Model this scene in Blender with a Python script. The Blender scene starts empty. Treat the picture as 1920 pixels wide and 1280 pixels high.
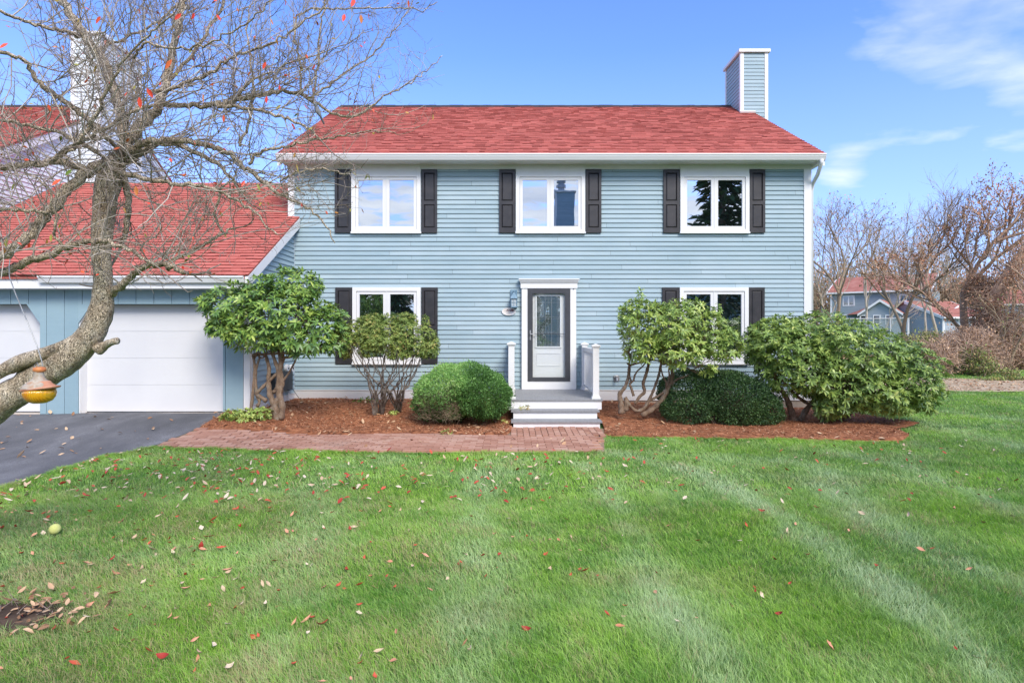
import bpy, math, random
import numpy as np
from mathutils import Vector, Matrix, noise
random.seed(7); rng = np.random.default_rng(7)
F, CZ, HX, HY = 1109.0, 1.57, 960.0, 620.0
sc = bpy.context.scene
COL = sc.collection

# ------------------------------------------------------------------ helpers
def U(x, y, D):
    return np.array(((x-HX)*D/F, D, CZ-(y-HY)*D/F))
def sstep(a, b, t):
    t = np.clip((np.asarray(t, float)-a)/(b-a), 0, 1); return t*t*(3-2*t)
def zg(X, Y):
    X = np.asarray(X, float); Y = np.asarray(Y, float)
    lawn = -0.2 + 0.012*np.sin(X*.9+1)*np.sin(Y*.7) + .008*np.sin(X*2.3+Y*1.7)
    top = np.interp(X, [-5, 0, 2, 4, 6.6, 8], [.2, .2, .15, .1, 0, 0])
    bed = top*sstep(10.3, 13.0, Y)
    drv = .235*sstep(8.3, 10.8, Y)
    w = sstep(-3.2, -4.7, X)
    near = sstep(30, 22, Y)
    far = .012*np.maximum(Y-17, 0)*sstep(17, 22, Y) + .0*X
    return lawn + (bed*(1-w)+drv*w)*near*sstep(9, 7, X) + far
def gp(x, y, off=0.):
    z = -0.2
    for _ in range(12):
        D = (CZ-z)*F/(y-HY); X = (x-HX)*D/F; z = float(zg(X, D))
    return np.array((X, D, z+off))

ORG = {}
def reg(o, parent, org):
    COL.objects.link(o)
    if parent is not None: o.parent = parent; ORG[o.name] = ORG[parent.name]
    else: o.location = org; ORG[o.name] = tuple(org)
def tag(o, label=None, cat=None, group=None, kind=None):
    if label: o['label'] = label
    if cat: o['category'] = cat
    if group: o['group'] = group
    if kind: o['kind'] = kind
    return o
def empty(name, loc, label, cat, group=None):
    o = bpy.data.objects.new(name, None); o.empty_display_size = .2
    reg(o, None, loc); return tag(o, label, cat, group)
def mesh_from(V, Fl, mat, rnd=None, smooth=False, name='m', extra=None):
    """V (n,3); Fl list of (m,k) int arrays"""
    me = bpy.data.meshes.new(name)
    V = np.asarray(V, np.float32)
    if isinstance(Fl, np.ndarray): Fl = [Fl]
    Fl = [np.asarray(f, np.int32) for f in Fl if len(f)]
    nl = sum(f.size for f in Fl); nf = sum(len(f) for f in Fl)
    me.vertices.add(len(V)); me.vertices.foreach_set('co', V.ravel())
    me.loops.add(nl); me.loops.foreach_set('vertex_index', np.concatenate([f.ravel() for f in Fl]))
    me.polygons.add(nf)
    tot = np.concatenate([np.full(len(f), f.shape[1], np.int32) for f in Fl])
    st = np.concatenate([[0], np.cumsum(tot)[:-1]]).astype(np.int32)
    me.polygons.foreach_set('loop_start', st)
    try: me.polygons.foreach_set('loop_total', tot)
    except Exception: pass
    me.polygons.foreach_set('use_smooth', np.full(nf, bool(smooth)))
    if rnd is not None:
        a = me.attributes.new('rnd', 'FLOAT', 'POINT'); a.data.foreach_set('value', np.asarray(rnd, np.float32))
    if extra:
        for k, v in extra.items():
            a = me.attributes.new(k, 'FLOAT', 'POINT'); a.data.foreach_set('value', np.asarray(v, np.float32))
    me.update(calc_edges=True)
    if mat: me.materials.append(mat)
    return me
def obj(name, V, Fl, mat, parent=None, org=None, rnd=None, smooth=False, extra=None):
    V = np.asarray(V, float)
    if parent is not None: o3 = np.array(ORG[parent.name])
    else:
        if org is None: org = (float(V[:,0].mean()), float(V[:,1].mean()), float(V[:,2].min()))
        o3 = np.array(org)
    me = mesh_from(V-o3, Fl, mat, rnd, smooth, name, extra)
    o = bpy.data.objects.new(name, me); reg(o, parent, tuple(o3)); return o
class MB:
    def __init__(s): s.V = []; s.Q = []; s.T = []; s.R = []; s.n = 0
    def add(s, V, Q=None, T=None, r=0.):
        V = np.asarray(V, float).reshape(-1, 3)
        if Q is not None and len(Q): s.Q.append(np.asarray(Q)+s.n)
        if T is not None and len(T): s.T.append(np.asarray(T)+s.n)
        s.V.append(V); s.R.append(np.full(len(V), r) if np.isscalar(r) else np.asarray(r)); s.n += len(V)
    def box(s, x0, x1, y0, y1, z0, z1, r=0.):
        V = [(x, y, z) for x in (x0, x1) for y in (y0, y1) for z in (z0, z1)]
        Q = [(0,1,3,2),(4,6,7,5),(0,4,5,1),(2,3,7,6),(0,2,6,4),(1,5,7,3)]
        s.add(V, Q, r=r)
    def obox(s, c, ax, ay, az, r=0.):   # oriented box, half vectors
        c, ax, ay, az = map(np.asarray, (c, ax, ay, az))
        V = [c+i*ax+j*ay+k*az for i in (-1,1) for j in (-1,1) for k in (-1,1)]
        s.add(V, [(0,1,3,2),(4,6,7,5),(0,4,5,1),(2,3,7,6),(0,2,6,4),(1,5,7,3)], r=r)
    def quad(s, a, b, c, d, r=0.): s.add([a, b, c, d], [(0,1,2,3)], r=r)
    def prism(s, pts, d, r=0.):      # polygon (list of 3d) extruded by vector d
        n = len(pts); P = np.array(pts, float); V = np.vstack([P, P+np.asarray(d, float)])
        s.add(V, [(i, (i+1)%n, n+(i+1)%n, n+i) for i in range(n)], r=r)
        k = s.n-2*n
        # fan caps
        s.T.append(np.array([(k, k+i+1, k+i) for i in range(1, n-1)]))
        s.T.append(np.array([(k+n, k+n+i, k+n+i+1) for i in range(1, n-1)]))
    def tube(s, P, R, k=6, r=0., cap=True):
        P = np.asarray(P, float); n = len(P)
        R = np.full(n, R) if np.isscalar(R) else np.asarray(R, float)
        T = np.gradient(P, axis=0); T /= np.linalg.norm(T, axis=1)[:, None]+1e-9
        a = np.array((0, 0, 1.)) if abs(T[0][2]) < .9 else np.array((1., 0, 0))
        Vs = []
        ang = np.arange(k)*2*math.pi/k
        u = np.cross(T[0], a); u /= np.linalg.norm(u)
        for i in range(n):
            u = u-T[i]*np.dot(u, T[i]); u /= np.linalg.norm(u)+1e-9
            v = np.cross(T[i], u)
            Vs.append(P[i]+R[i]*(np.cos(ang)[:, None]*u+np.sin(ang)[:, None]*v))
        V = np.vstack(Vs)
        Q = [(i*k+j, i*k+(j+1)%k, (i+1)*k+(j+1)%k, (i+1)*k+j) for i in range(n-1) for j in range(k)]
        s.add(V, Q, r=r)
        if cap and k > 3:
            b = s.n-len(V)
            for base, rev in ((0, 1), ((n-1)*k, 0)):
                s.T.append(np.array([(b+base, b+base+(j+1 if rev else j), b+base+(j if rev else j+1)) for j in range(1, k-1)]))
    def lathe(s, c, prof, k=24, r=0., sx=1., sy=1.):
        V = []; 
        for (rad, z) in prof:
            for j in range(k):
                t = 2*math.pi*j/k; V.append((c[0]+rad*math.cos(t)*sx, c[1]+rad*math.sin(t)*sy, c[2]+z))
        n = len(prof)
        Q = [(i*k+j, i*k+(j+1)%k, (i+1)*k+(j+1)%k, (i+1)*k+j) for i in range(n-1) for j in range(k)]
        s.add(V, Q, r=r)
    def build(s, name, mat, parent=None, smooth=False, org=None):
        V = np.vstack(s.V); Fl = []
        if s.Q: Fl.append(np.vstack(s.Q))
        if s.T: Fl.append(np.vstack(s.T))
        return obj(name, V, Fl, mat, parent, org, rnd=np.concatenate(s.R), smooth=smooth)

# ------------------------------------------------------------------ materials
def newmat(name):
    m = bpy.data.materials.new(name); m.use_nodes = True; nt = m.node_tree
    b = nt.nodes['Principled BSDF']; return m, nt, b
def N(nt, t, **kw):
    n = nt.nodes.new(t)
    for k, v in kw.items():
        if k in n.inputs: n.inputs[k].default_value = v
        else: setattr(n, k, v)
    return n
def L(nt, a, b): nt.links.new(a, b)
def ramp(nt, fac, stops):
    r = nt.nodes.new('ShaderNodeValToRGB'); e = r.color_ramp.elements
    while len(e) < len(stops): e.new(.5)
    for i, (p, c) in enumerate(stops): e[i].position = p; e[i].color = (*c, 1)
    L(nt, fac, r.inputs[0]); return r.outputs[0]
def objco(nt, scale=(1,1,1)):
    t = nt.nodes.new('ShaderNodeTexCoord'); m = nt.nodes.new('ShaderNodeMapping'); m.inputs['Scale'].default_value = scale
    L(nt, t.outputs['Object'], m.inputs[0]); return m.outputs[0]
def noi(nt, vec, scale, detail=4, rough=.55):
    n = nt.nodes.new('ShaderNodeTexNoise'); n.inputs['Scale'].default_value = scale; n.inputs['Detail'].default_value = detail
    n.inputs['Roughness'].default_value = rough; L(nt, vec, n.inputs['Vector']); return n.outputs['Fac']
def mixc(nt, fac, a, b, mode='MIX'):
    m = nt.nodes.new('ShaderNodeMix'); m.data_type = 'RGBA'; m.blend_type = mode
    for s, v in ((0, fac), (6, a), (7, b)):
        if isinstance(v, (int, float)): m.inputs[s].default_value = v
        elif isinstance(v, tuple): m.inputs[s].default_value = (*v, 1)
        else: L(nt, v, m.inputs[s])
    return m.outputs[2]
def math_(nt, op, a, b=None, c=None):
    m = nt.nodes.new('ShaderNodeMath'); m.operation = op
    for i, v in enumerate((a, b, c)):
        if v is None: continue
        if isinstance(v, (int, float)): m.inputs[i].default_value = v
        else: L(nt, v, m.inputs[i])
    return m.outputs[0]
def attr(nt, name='rnd'):
    a = nt.nodes.new('ShaderNodeAttribute'); a.attribute_name = name; return a.outputs['Fac']
def bump(nt, b, h, strength=.3, dist=.01):
    n = nt.nodes.new('ShaderNodeBump'); n.inputs['Strength'].default_value = strength; n.inputs['Distance'].default_value = dist
    L(nt, h, n.inputs['Height']); L(nt, n.outputs[0], b.inputs['Normal'])
def simple(name, stops, rough=.6, scale=3, spec=.4, bs=0., bscale=60, useattr=0., vscale=(1,1,1), metal=0.):
    m, nt, b = newmat(name)
    co = objco(nt, vscale); f = noi(nt, co, scale)
    if useattr: f = math_(nt, 'ADD', math_(nt, 'MULTIPLY', f, 1-useattr), math_(nt, 'MULTIPLY', attr(nt), useattr))
    L(nt, ramp(nt, f, stops), b.inputs['Base Color'])
    b.inputs['Roughness'].default_value = rough; b.inputs['Specular IOR Level'].default_value = spec; b.inputs['Metallic'].default_value = metal
    if bs: bump(nt, b, noi(nt, co, bscale), bs, .004)
    return m
def leafmat(name, stops, rough=.45, spec=.5, trans=.25, nscale=1.2):
    m, nt, b = newmat(name)
    co = objco(nt); f = noi(nt, co, nscale, 3)
    f = math_(nt, 'ADD', math_(nt, 'MULTIPLY', math_(nt, 'SUBTRACT', f, .5), .7), attr(nt))
    c = ramp(nt, f, stops)
    L(nt, c, b.inputs['Base Color']); b.inputs['Roughness'].default_value = rough; b.inputs['Specular IOR Level'].default_value = spec
    t = nt.nodes.new('ShaderNodeBsdfTranslucent'); L(nt, c, t.inputs[0])
    mx = nt.nodes.new('ShaderNodeMixShader'); mx.inputs[0].default_value = trans
    L(nt, b.outputs[0], mx.inputs[1]); L(nt, t.outputs[0], mx.inputs[2])
    L(nt, mx.outputs[0], nt.nodes['Material Output'].inputs[0]); return m

M = {}
WALLC = [(.25, (.25, .355, .405)), (.5, (.325, .43, .478)), (.75, (.41, .505, .55))]
def siding_mat(name, stops):
    m, nt, b = newmat(name)
    co = objco(nt, (1, 1, 5)); big = noi(nt, objco(nt, (.5, .5, .8)), 1.2, 5, .6)
    fine = noi(nt, co, 2.2, 6, .7)
    f = math_(nt, 'ADD', math_(nt, 'MULTIPLY', big, .45), math_(nt, 'MULTIPLY', fine, .35))
    f = math_(nt, 'ADD', f, math_(nt, 'MULTIPLY', attr(nt), .2))
    c = ramp(nt, f, stops)
    # little scuffs where the paint has worn
    sc_ = ramp(nt, noi(nt, objco(nt, (1, 1, 9)), 9, 3, .6), [(.68, (0,0,0)), (.78, (1,1,1))])
    c = mixc(nt, math_(nt, 'MULTIPLY', sc_, .35), c, (.22, .33, .40))
    L(nt, c, b.inputs['Base Color']); b.inputs['Roughness'].default_value = .62; b.inputs['Specular IOR Level'].default_value = .3
    bump(nt, b, noi(nt, objco(nt, (2, 2, 40)), 8, 4), .25, .003); return m
M['siding'] = siding_mat('painted_clapboard', WALLC)
M['tboard'] = siding_mat('painted_boards', [(.2, (.23, .345, .40)), (.5, (.28, .40, .45)), (.8, (.33, .45, .49))])
M['white'] = simple('white_trim_paint', [(.2, (.72, .72, .73)), (.8, (.80, .80, .79))], .5, 2.5, .4, .08, 30)
M['vinyl'] = simple('white_vinyl', [(.2, (.72, .72, .72)), (.8, (.76, .76, .76))], .35, 2, .5)
M['door'] = simple('white_garage_door', [(.3, (.64, .64, .65)), (.7, (.69, .69, .69))], .45, 1.2, .4, .1, 90)
M['shutter'] = simple('dark_shutter', [(.3, (.022, .022, .026)), (.7, (.040, .037, .040))], .42, 6, .5, .1, 80)
M['storm'] = simple('storm_frame', [(.3, (.045, .047, .055)), (.7, (.06, .062, .07))], .4, 6, .5)
M['found'] = simple('foundation', [(.3, (.36, .30, .24)), (.7, (.46, .40, .33))], .9, 3, .2, .4, 40)
M['apron'] = simple('concrete_apron', [(.3, (.46, .39, .32)), (.7, (.58, .51, .44))], .9, 6, .2, .4, 60)
M['deck'] = simple('grey_decking', [(.3, (.23, .235, .245)), (.7, (.29, .295, .305))], .6, 4, .35, .2, 50, vscale=(8, 1, 1))
M['metal'] = simple('grey_metal', [(.3, (.28, .29, .30)), (.7, (.40, .41, .42))], .45, 8, .5, metal=.4)
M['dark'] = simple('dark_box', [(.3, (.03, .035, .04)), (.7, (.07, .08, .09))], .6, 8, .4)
M['blue'] = simple('blue_lantern', [(.3, (.10, .19, .27)), (.7, (.19, .31, .40))], .5, 20, .5)
M['plaque'] = simple('plaque_face', [(.3, (.72, .66, .62)), (.7, (.82, .78, .75))], .35, 12, .5)
M['ink'] = simple('plaque_paint', [(.3, (.10, .07, .08)), (.7, (.30, .12, .12))], .4, 50, .4)
M['brass'] = simple('brass', [(.3, (.30, .22, .10)), (.7, (.5, .4, .2))], .3, 8, .5, metal=.9)
M['ridge'] = simple('dark_ridge_cap', [(.3, (.03, .032, .04)), (.7, (.07, .07, .08))], .9, 20, .2, .4, 60)

def shingle():
    m, nt, b = newmat('red_shingles')
    co = objco(nt); big = noi(nt, co, .5, 3); fine = noi(nt, co, 55, 2)
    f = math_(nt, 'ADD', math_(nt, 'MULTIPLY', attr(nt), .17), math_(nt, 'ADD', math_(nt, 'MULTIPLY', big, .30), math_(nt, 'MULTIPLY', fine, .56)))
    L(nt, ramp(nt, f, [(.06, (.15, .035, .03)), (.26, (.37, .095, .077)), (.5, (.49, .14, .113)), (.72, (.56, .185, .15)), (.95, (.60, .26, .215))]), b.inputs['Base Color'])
    b.inputs['Roughness'].default_value = .92; b.inputs['Specular IOR Level'].default_value = .2
    bump(nt, b, fine, .5, .004); return m
M['roof'] = shingle()

def glass(name, refl=.5, tint=(.75, .8, .85), dark=(.012, .016, .018), warp=.025):
    m, nt, b = newmat(name); nt.nodes.remove(b)
    g = nt.nodes.new('ShaderNodeBsdfGlossy'); g.inputs['Roughness'].default_value = .012; g.inputs['Color'].default_value = (*tint, 1)
    d = nt.nodes.new('ShaderNodeBsdfDiffuse'); d.inputs['Color'].default_value = (*dark, 1)
    mx = nt.nodes.new('ShaderNodeMixShader'); mx.inputs[0].default_value = refl
    L(nt, d.outputs[0], mx.inputs[1]); L(nt, g.outputs[0], mx.inputs[2]); L(nt, mx.outputs[0], nt.nodes['Material Output'].inputs[0])
    bn = nt.nodes.new('ShaderNodeBump'); bn.inputs['Strength'].default_value = warp; bn.inputs['Distance'].default_value = .02
    L(nt, noi(nt, objco(nt), 2.5, 1), bn.inputs['Height']); L(nt, bn.outputs[0], g.inputs['Normal']); return m
M['glass'] = glass('window_glass', .72)
M['glassfar'] = glass('far_window_glass', .3)
M['doorglass'] = glass('leaded_door_glass', .42, (.7, .78, .78), (.10, .13, .125), .9)
def thinclear(name):
    m, nt, b = newmat(name); nt.nodes.remove(b)
    g = nt.nodes.new('ShaderNodeBsdfGlossy'); g.inputs['Roughness'].default_value = .01
    t = nt.nodes.new('ShaderNodeBsdfTransparent'); t.inputs[0].default_value = (.96, .98, .98, 1)
    mx = nt.nodes.new('ShaderNodeMixShader'); mx.inputs[0].default_value = .09
    L(nt, t.outputs[0], mx.inputs[1]); L(nt, g.outputs[0], mx.inputs[2]); L(nt, mx.outputs[0], nt.nodes['Material Output'].inputs[0]); return m
M['clear'] = thinclear('storm_door_glass')
def screenmat():
    m, nt, b = newmat('windscreen_mesh')
    b.inputs['Base Color'].default_value = (.30, .38, .38, 1); b.inputs['Roughness'].default_value = .8
    t = nt.nodes.new('ShaderNodeBsdfTransparent'); mx = nt.nodes.new('ShaderNodeMixShader'); mx.inputs[0].default_value = .55
    L(nt, t.outputs[0], mx.inputs[1]); L(nt, b.outputs[0], mx.inputs[2]); L(nt, mx.outputs[0], nt.nodes['Material Output'].inputs[0]); return m
M['screen'] = screenmat()

def asphalt():
    m, nt, b = newmat('asphalt'); co = objco(nt)
    f = math_(nt, 'ADD', math_(nt, 'MULTIPLY', noi(nt, objco(nt, (1, .5, 1)), 1.3, 5, .6), .6), math_(nt, 'MULTIPLY', noi(nt, co, 90, 2), .4))
    c = ramp(nt, f, [(.35, (.075, .076, .082)), (.52, (.13, .13, .14)), (.66, (.26, .26, .27))])
    L(nt, c, b.inputs['Base Color']); b.inputs['Roughness'].default_value = .8; b.inputs['Specular IOR Level'].default_value = .35
    bump(nt, b, noi(nt, co, 120, 3), .6, .006); return m
M['asphalt'] = asphalt()
def brick():
    m, nt, b = newmat('path_brick'); co = objco(nt)
    f = math_(nt, 'ADD', math_(nt, 'MULTIPLY', attr(nt), .5), math_(nt, 'ADD', math_(nt, 'MULTIPLY', noi(nt, co, 1.2, 4), .3), math_(nt, 'MULTIPLY', noi(nt, co, 40, 3), .2)))
    c = ramp(nt, f, [(.15, (.30, .14, .09)), (.5, (.42, .215, .15)), (.85, (.52, .32, .24))])
    # pale sandy patch near the steps and the lawn edge
    p = ramp(nt, noi(nt, co, .9, 3), [(.55, (0,0,0)), (.75, (1,1,1))])
    c = mixc(nt, math_(nt, 'MULTIPLY', p, .4), c, (.50, .40, .32))
    L(nt, c, b.inputs['Base Color']); b.inputs['Roughness'].default_value = .9; bump(nt, b, noi(nt, co, 60, 4), .5, .005); return m
M['brick'] = brick()
M['sand'] = simple('joint_sand', [(.3, (.24, .16, .11)), (.7, (.36, .26, .19))], .95, 8, .1, .4, 60)
M['paver'] = simple('concrete_slab', [(.3, (.38, .34, .31)), (.7, (.52, .48, .45))], .9, 5, .2, .3, 50)
M['mulch'] = simple('red_mulch', [(.25, (.13, .055, .03)), (.5, (.33, .13, .065)), (.75, (.50, .23, .12))], .95, 9, .1, .8, 40)
M['chips'] = simple('mulch_chips', [(.1, (.16, .07, .04)), (.5, (.42, .17, .085)), (.8, (.58, .30, .17)), (1, (.70, .52, .36))], .9, 3, .15, useattr=.8)
def lawnmat():
    m, nt, b = newmat('lawn_soil'); co = objco(nt)
    f = math_(nt, 'ADD', math_(nt, 'MULTIPLY', noi(nt, co, .35, 4), .5), math_(nt, 'MULTIPLY', noi(nt, co, 14, 5), .5))
    c = ramp(nt, f, [(.3, (.045, .10, .015)), (.5, (.08, .16, .025)), (.7, (.14, .19, .05))])
    L(nt, c, b.inputs['Base Color']); b.inputs['Roughness'].default_value = .95; bump(nt, b, noi(nt, co, 25, 4), .8, .03); return m
M['lawn'] = lawnmat()
def grassmat():
    m, nt, b = newmat('grass_blades')
    t = attr(nt, 'tint'); r = attr(nt)
    co = objco(nt); n1 = noi(nt, co, .8, 4, .6)
    dark = mixc(nt, ramp(nt, n1, [(.40, (0,0,0)), (.60, (1,1,1))]), (.060, .245, .012), (.235, .47, .030))
    c = mixc(nt, math_(nt, 'MULTIPLY', r, .75), dark, (.50, .72, .17))
    c = mixc(nt, t, c, (.56, .70, .39))
    dry = ramp(nt, math_(nt, 'ADD', attr(nt, 'dry'), 0), [(.0, (0,0,0)), (1., (1,1,1))])
    c = mixc(nt, dry, c, (.52, .40, .24))
    L(nt, c, b.inputs['Base Color']); b.inputs['Roughness'].default_value = .55; b.inputs['Specular IOR Level'].default_value = .35
    tr = nt.nodes.new('ShaderNodeBsdfTranslucent'); L(nt, c, tr.inputs[0])
    mx = nt.nodes.new('ShaderNodeMixShader'); mx.inputs[0].default_value = .25
    L(nt, b.outputs[0], mx.inputs[1]); L(nt, tr.outputs[0], mx.inputs[2]); L(nt, mx.outputs[0], nt.nodes['Material Output'].inputs[0]); return m
M['grass'] = grassmat()
def barkmat(name, c1, c2, c3, sc=14, bs=.9, dist=.02):
    m, nt, b = newmat(name); co = objco(nt, (1, 1, .45))
    v = nt.nodes.new('ShaderNodeTexVoronoi'); v.feature = 'DISTANCE_TO_EDGE'; v.inputs['Scale'].default_value = sc*1.6
    wv = nt.nodes.new('ShaderNodeVectorMath'); wv.operation = 'ADD'
    nn = nt.nodes.new('ShaderNodeTexNoise'); nn.inputs['Scale'].default_value = sc; L(nt, co, nn.inputs['Vector'])
    sc2 = nt.nodes.new('ShaderNodeVectorMath'); sc2.operation = 'SCALE'; sc2.inputs['Scale'].default_value = .55*14/sc; L(nt, nn.outputs['Color'], sc2.inputs[0])
    L(nt, co, wv.inputs[0]); L(nt, sc2.outputs[0], wv.inputs[1]); L(nt, wv.outputs[0], v.inputs['Vector'])
    crack = ramp(nt, v.outputs['Distance'], [(0., (0,0,0)), (.09, (1,1,1))])
    n1 = noi(nt, co, sc*.6, 6, .65)
    col = ramp(nt, n1, [(.3, c1), (.52, c2), (.7, c3)])
    lich = ramp(nt, noi(nt, objco(nt), 7, 5, .7), [(.55, (0,0,0)), (.66, (1,1,1))])
    col = mixc(nt, math_(nt, 'MULTIPLY', lich, .45), col, (.34, .35, .30))
    col = mixc(nt, math_(nt, 'SUBTRACT', .85, math_(nt, 'MULTIPLY', crack, .85)), col, (c1[0]*.45, c1[1]*.42, c1[2]*.4))
    L(nt, col, b.inputs['Base Color']); b.inputs['Roughness'].default_value = .92; b.inputs['Specular IOR Level'].default_value = .15
    h = math_(nt, 'ADD', math_(nt, 'MULTIPLY', crack, .6), n1); bump(nt, b, h, bs, dist); return m
M['bark'] = barkmat('crabapple_bark', (.33, .25, .17), (.66, .545, .40), (.84, .74, .59), 19, 1., .03)
M['twig'] = simple('twig_bark', [(.2, (.20, .155, .13)), (.45, (.38, .32, .27)), (.8, (.66, .60, .52))], .9, 2.5, .15, useattr=.5)
M['stem'] = barkmat('shrub_bark', (.15, .10, .07), (.27, .19, .13), (.36, .28, .21), 30, .5, .008)
M['bgbark'] = simple('grey_far_bark', [(.2, (.17, .125, .085)), (.5, (.29, .22, .15)), (.8, (.42, .33, .23))], .95, 1.5, .1, useattr=.3)
M['palebark'] = simple('pale_far_bark', [(.2, (.36, .29, .23)), (.5, (.48, .40, .32)), (.8, (.60, .51, .42))], .95, 1.5, .1, useattr=.3)
M['redbark'] = simple('vine_covered_bark', [(.2, (.26, .16, .11)), (.5, (.42, .29, .21)), (.8, (.54, .41, .31))], .95, 1.5, .1, useattr=.3)
M['stemlite'] = simple('bare_yew_twig', [(.2, (.09, .07, .045)), (.5, (.20, .15, .10)), (.8, (.30, .24, .16))], .95, 6, .1, useattr=.6)
M['shrubwood'] = simple('dark_shrub_wood', [(.3, (.05, .035, .025)), (.7, (.12, .09, .07))], .95, 9, .1)
M['rhodo'] = leafmat('rhododendron_leaf', [(.1, (.06, .135, .04)), (.38, (.145, .275, .06)), (.65, (.31, .45, .09)), (.95, (.52, .60, .14))], .38, .5, .15)
M['rhodo2'] = leafmat('pale_rhododendron_leaf', [(.1, (.11, .19, .05)), (.38, (.26, .39, .085)), (.65, (.46, .57, .14)), (.95, (.64, .66, .20))], .38, .5, .2)
M['azalea'] = leafmat('azalea_leaf', [(.1, (.09, .16, .04)), (.4, (.21, .30, .07)), (.7, (.38, .45, .12)), (.95, (.52, .38, .15))], .5, .4, .2, 4)
M['yew'] = leafmat('yew_needle', [(.1, (.05, .13, .03)), (.4, (.12, .27, .06)), (.75, (.32, .58, .16)), (1, (.46, .60, .22))], .5, .4, .25, 2)
M['holly'] = leafmat('dark_clipped_leaf', [(.1, (.03, .07, .028)), (.45, (.07, .15, .045)), (.75, (.14, .24, .07)), (1, (.26, .32, .10))], .45, .45, .2, 2)
M['redleaf'] = simple('red_leaf', [(.2, (.33, .03, .02)), (.8, (.55, .10, .05))], .6, 8, .4, useattr=.6)
M['pinkleaf'] = simple('pinkish_leaf', [(.2, (.52, .20, .11)), (.8, (.70, .38, .25))], .6, 8, .4, useattr=.6)
M['tanleaf'] = simple('tan_leaf', [(.2, (.52, .36, .22)), (.8, (.70, .58, .44))], .6, 8, .4, useattr=.6)
M['brownleaf'] = simple('brown_leaf', [(.2, (.28, .15, .08)), (.5, (.46, .27, .15)), (.8, (.62, .43, .27))], .7, 8, .3, useattr=.8)
M['mixleaf'] = simple('crabapple_leaf', [(.15, (.15, .22, .03)), (.4, (.40, .30, .05)), (.6, (.62, .14, .03)), (.9, (.70, .05, .03))], .5, .5, .4, useattr=.98)
M['dirt'] = simple('bare_dirt', [(.2, (.035, .024, .018)), (.6, (.085, .06, .045)), (.85, (.17, .125, .09))], .97, 7, .1, .9, 25)

# ------------------------------------------------------------------ siding & roofs
def siding(mb, x0, x1, z0, z1, place, expo=.1035, clip=None, t=.023, off=0.):
    """boards running along s in (x0,x1); place(s, out, z)->xyz"""
    z = z0; i = 0
    while z < z1-.005:
        zt = min(z+expo, z1); zm = z
        a, b = (x0, x1) if clip is None else clip(zt)
        if clip is not None:
            a2, b2 = clip(z)
        else: a2, b2 = a, b
        if b-a > .02 or b2-a2 > .02:
            fr = (zt-z)/expo; to = t*(1-fr)
            if clip is not None and b <= a: m_ = (a2+b2)/2; a = b = m_
            s = a2; cuts = [0.]; tot = max(b2-a2, .01)
            while s < b2:
                s += random.uniform(2.2, 4.2); cuts.append(min((s-a2)/tot, 1.))
            if cuts[-1] < 1: cuts.append(1.)
            for c0, c1 in zip(cuts[:-1], cuts[1:]):
                if c1-c0 < 1e-4: continue
                g = .004/tot
                l0, l1 = a2+(b2-a2)*c0, a2+(b2-a2)*(c1-g); u0, u1 = a+(b-a)*c0, a+(b-a)*(c1-g)
                r = random.random()
                jz = random.uniform(-.0012, .0012)
                mb.add([place(l0, off+t, z+jz), place(l1, off+t, z+jz), place(u1, off+to, zt), place(u0, off+to, zt)], [(0,1,2,3)], r=r)
                mb.add([place(l0, off, z+.0), place(l1, off, z+.0), place(l1, off+t, z+jz), place(l0, off+t, z+jz)], [(0,1,2,3)], r=r)
        z = zt; i += 1
def roof_slope(mb, x0, x1, p_lo, p_hi, expo=.14, tab=.26, flip=False):
    """p_lo,p_hi = (y,z) of eave and ridge; boards run along X"""
    lo = np.array(p_lo, float); hi = np.array(p_hi, float); d = hi-lo; Ls = np.linalg.norm(d); d /= Ls
    n = np.array((-d[1], d[0]));
    if n[1] < 0: n = -n
    k = int(Ls/expo)+1; ex = Ls/k
    for i in range(k):
        x = x0; base = lo+d*ex*i; ph = random.random()
        first = True
        while x < x1:
            w = random.choice((.12, .15, .18, .22, .26)) if not first else random.uniform(.05, .22)
            first = False
            xe = min(x+w, x1); th = random.choice((.011, .013, .016, .019)); sl = random.choice((-.012, 0, 0, .012))
            a = base+d*(-sl if i else 0)+n*(th+.006); b = base+d*(ex+.004)+n*.004; c = base+d*(-sl if i else 0)-n*.004
            r = random.random()
            mb.add([(x, *a), (xe, *a), (xe, *b), (x, *b)], [(0,1,2,3)], r=r)
            mb.add([(x, *c), (xe, *c), (xe, *a), (x, *a)], [(0,1,2,3)], r=-1.6 if th > .012 else -.7)  # dark asphalt cut edge, deepened to draw the shadow line under each course
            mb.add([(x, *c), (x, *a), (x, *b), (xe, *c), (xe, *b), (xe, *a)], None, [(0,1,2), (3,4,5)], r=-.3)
            x = xe
FRONT = lambda Y: (lambda s, o, z: (s, Y-o, z))
RIGHTF = lambda X: (lambda s, o, z: (X+o, s, z))
LEFTF = lambda X: (lambda s, o, z: (X-o, s, z))

WY = 13.2
zs = lambda y: CZ-(y-HY)/84.0
xs = lambda x: (x-HX)/84.0
RY, RZ = 17.4, 8.16           # ridge
EY, EZ = 12.80, 5.40          # eave
PITCH = (RZ-EZ)/(RY-EY)
BY = 21.6
def gable_clip(y0, y1, ye, ze, yr, zr):
    p = (zr-ze)/(yr-ye)
    def f(z):
        if z <= ze+(y0-ye)*p-.12: return (y0, y1)
        a = ye+(z+.12-ze)/p; b = 2*yr-a
        return (max(y0, a), min(y1, b)) if b > a else (yr, yr)
    return f

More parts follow.
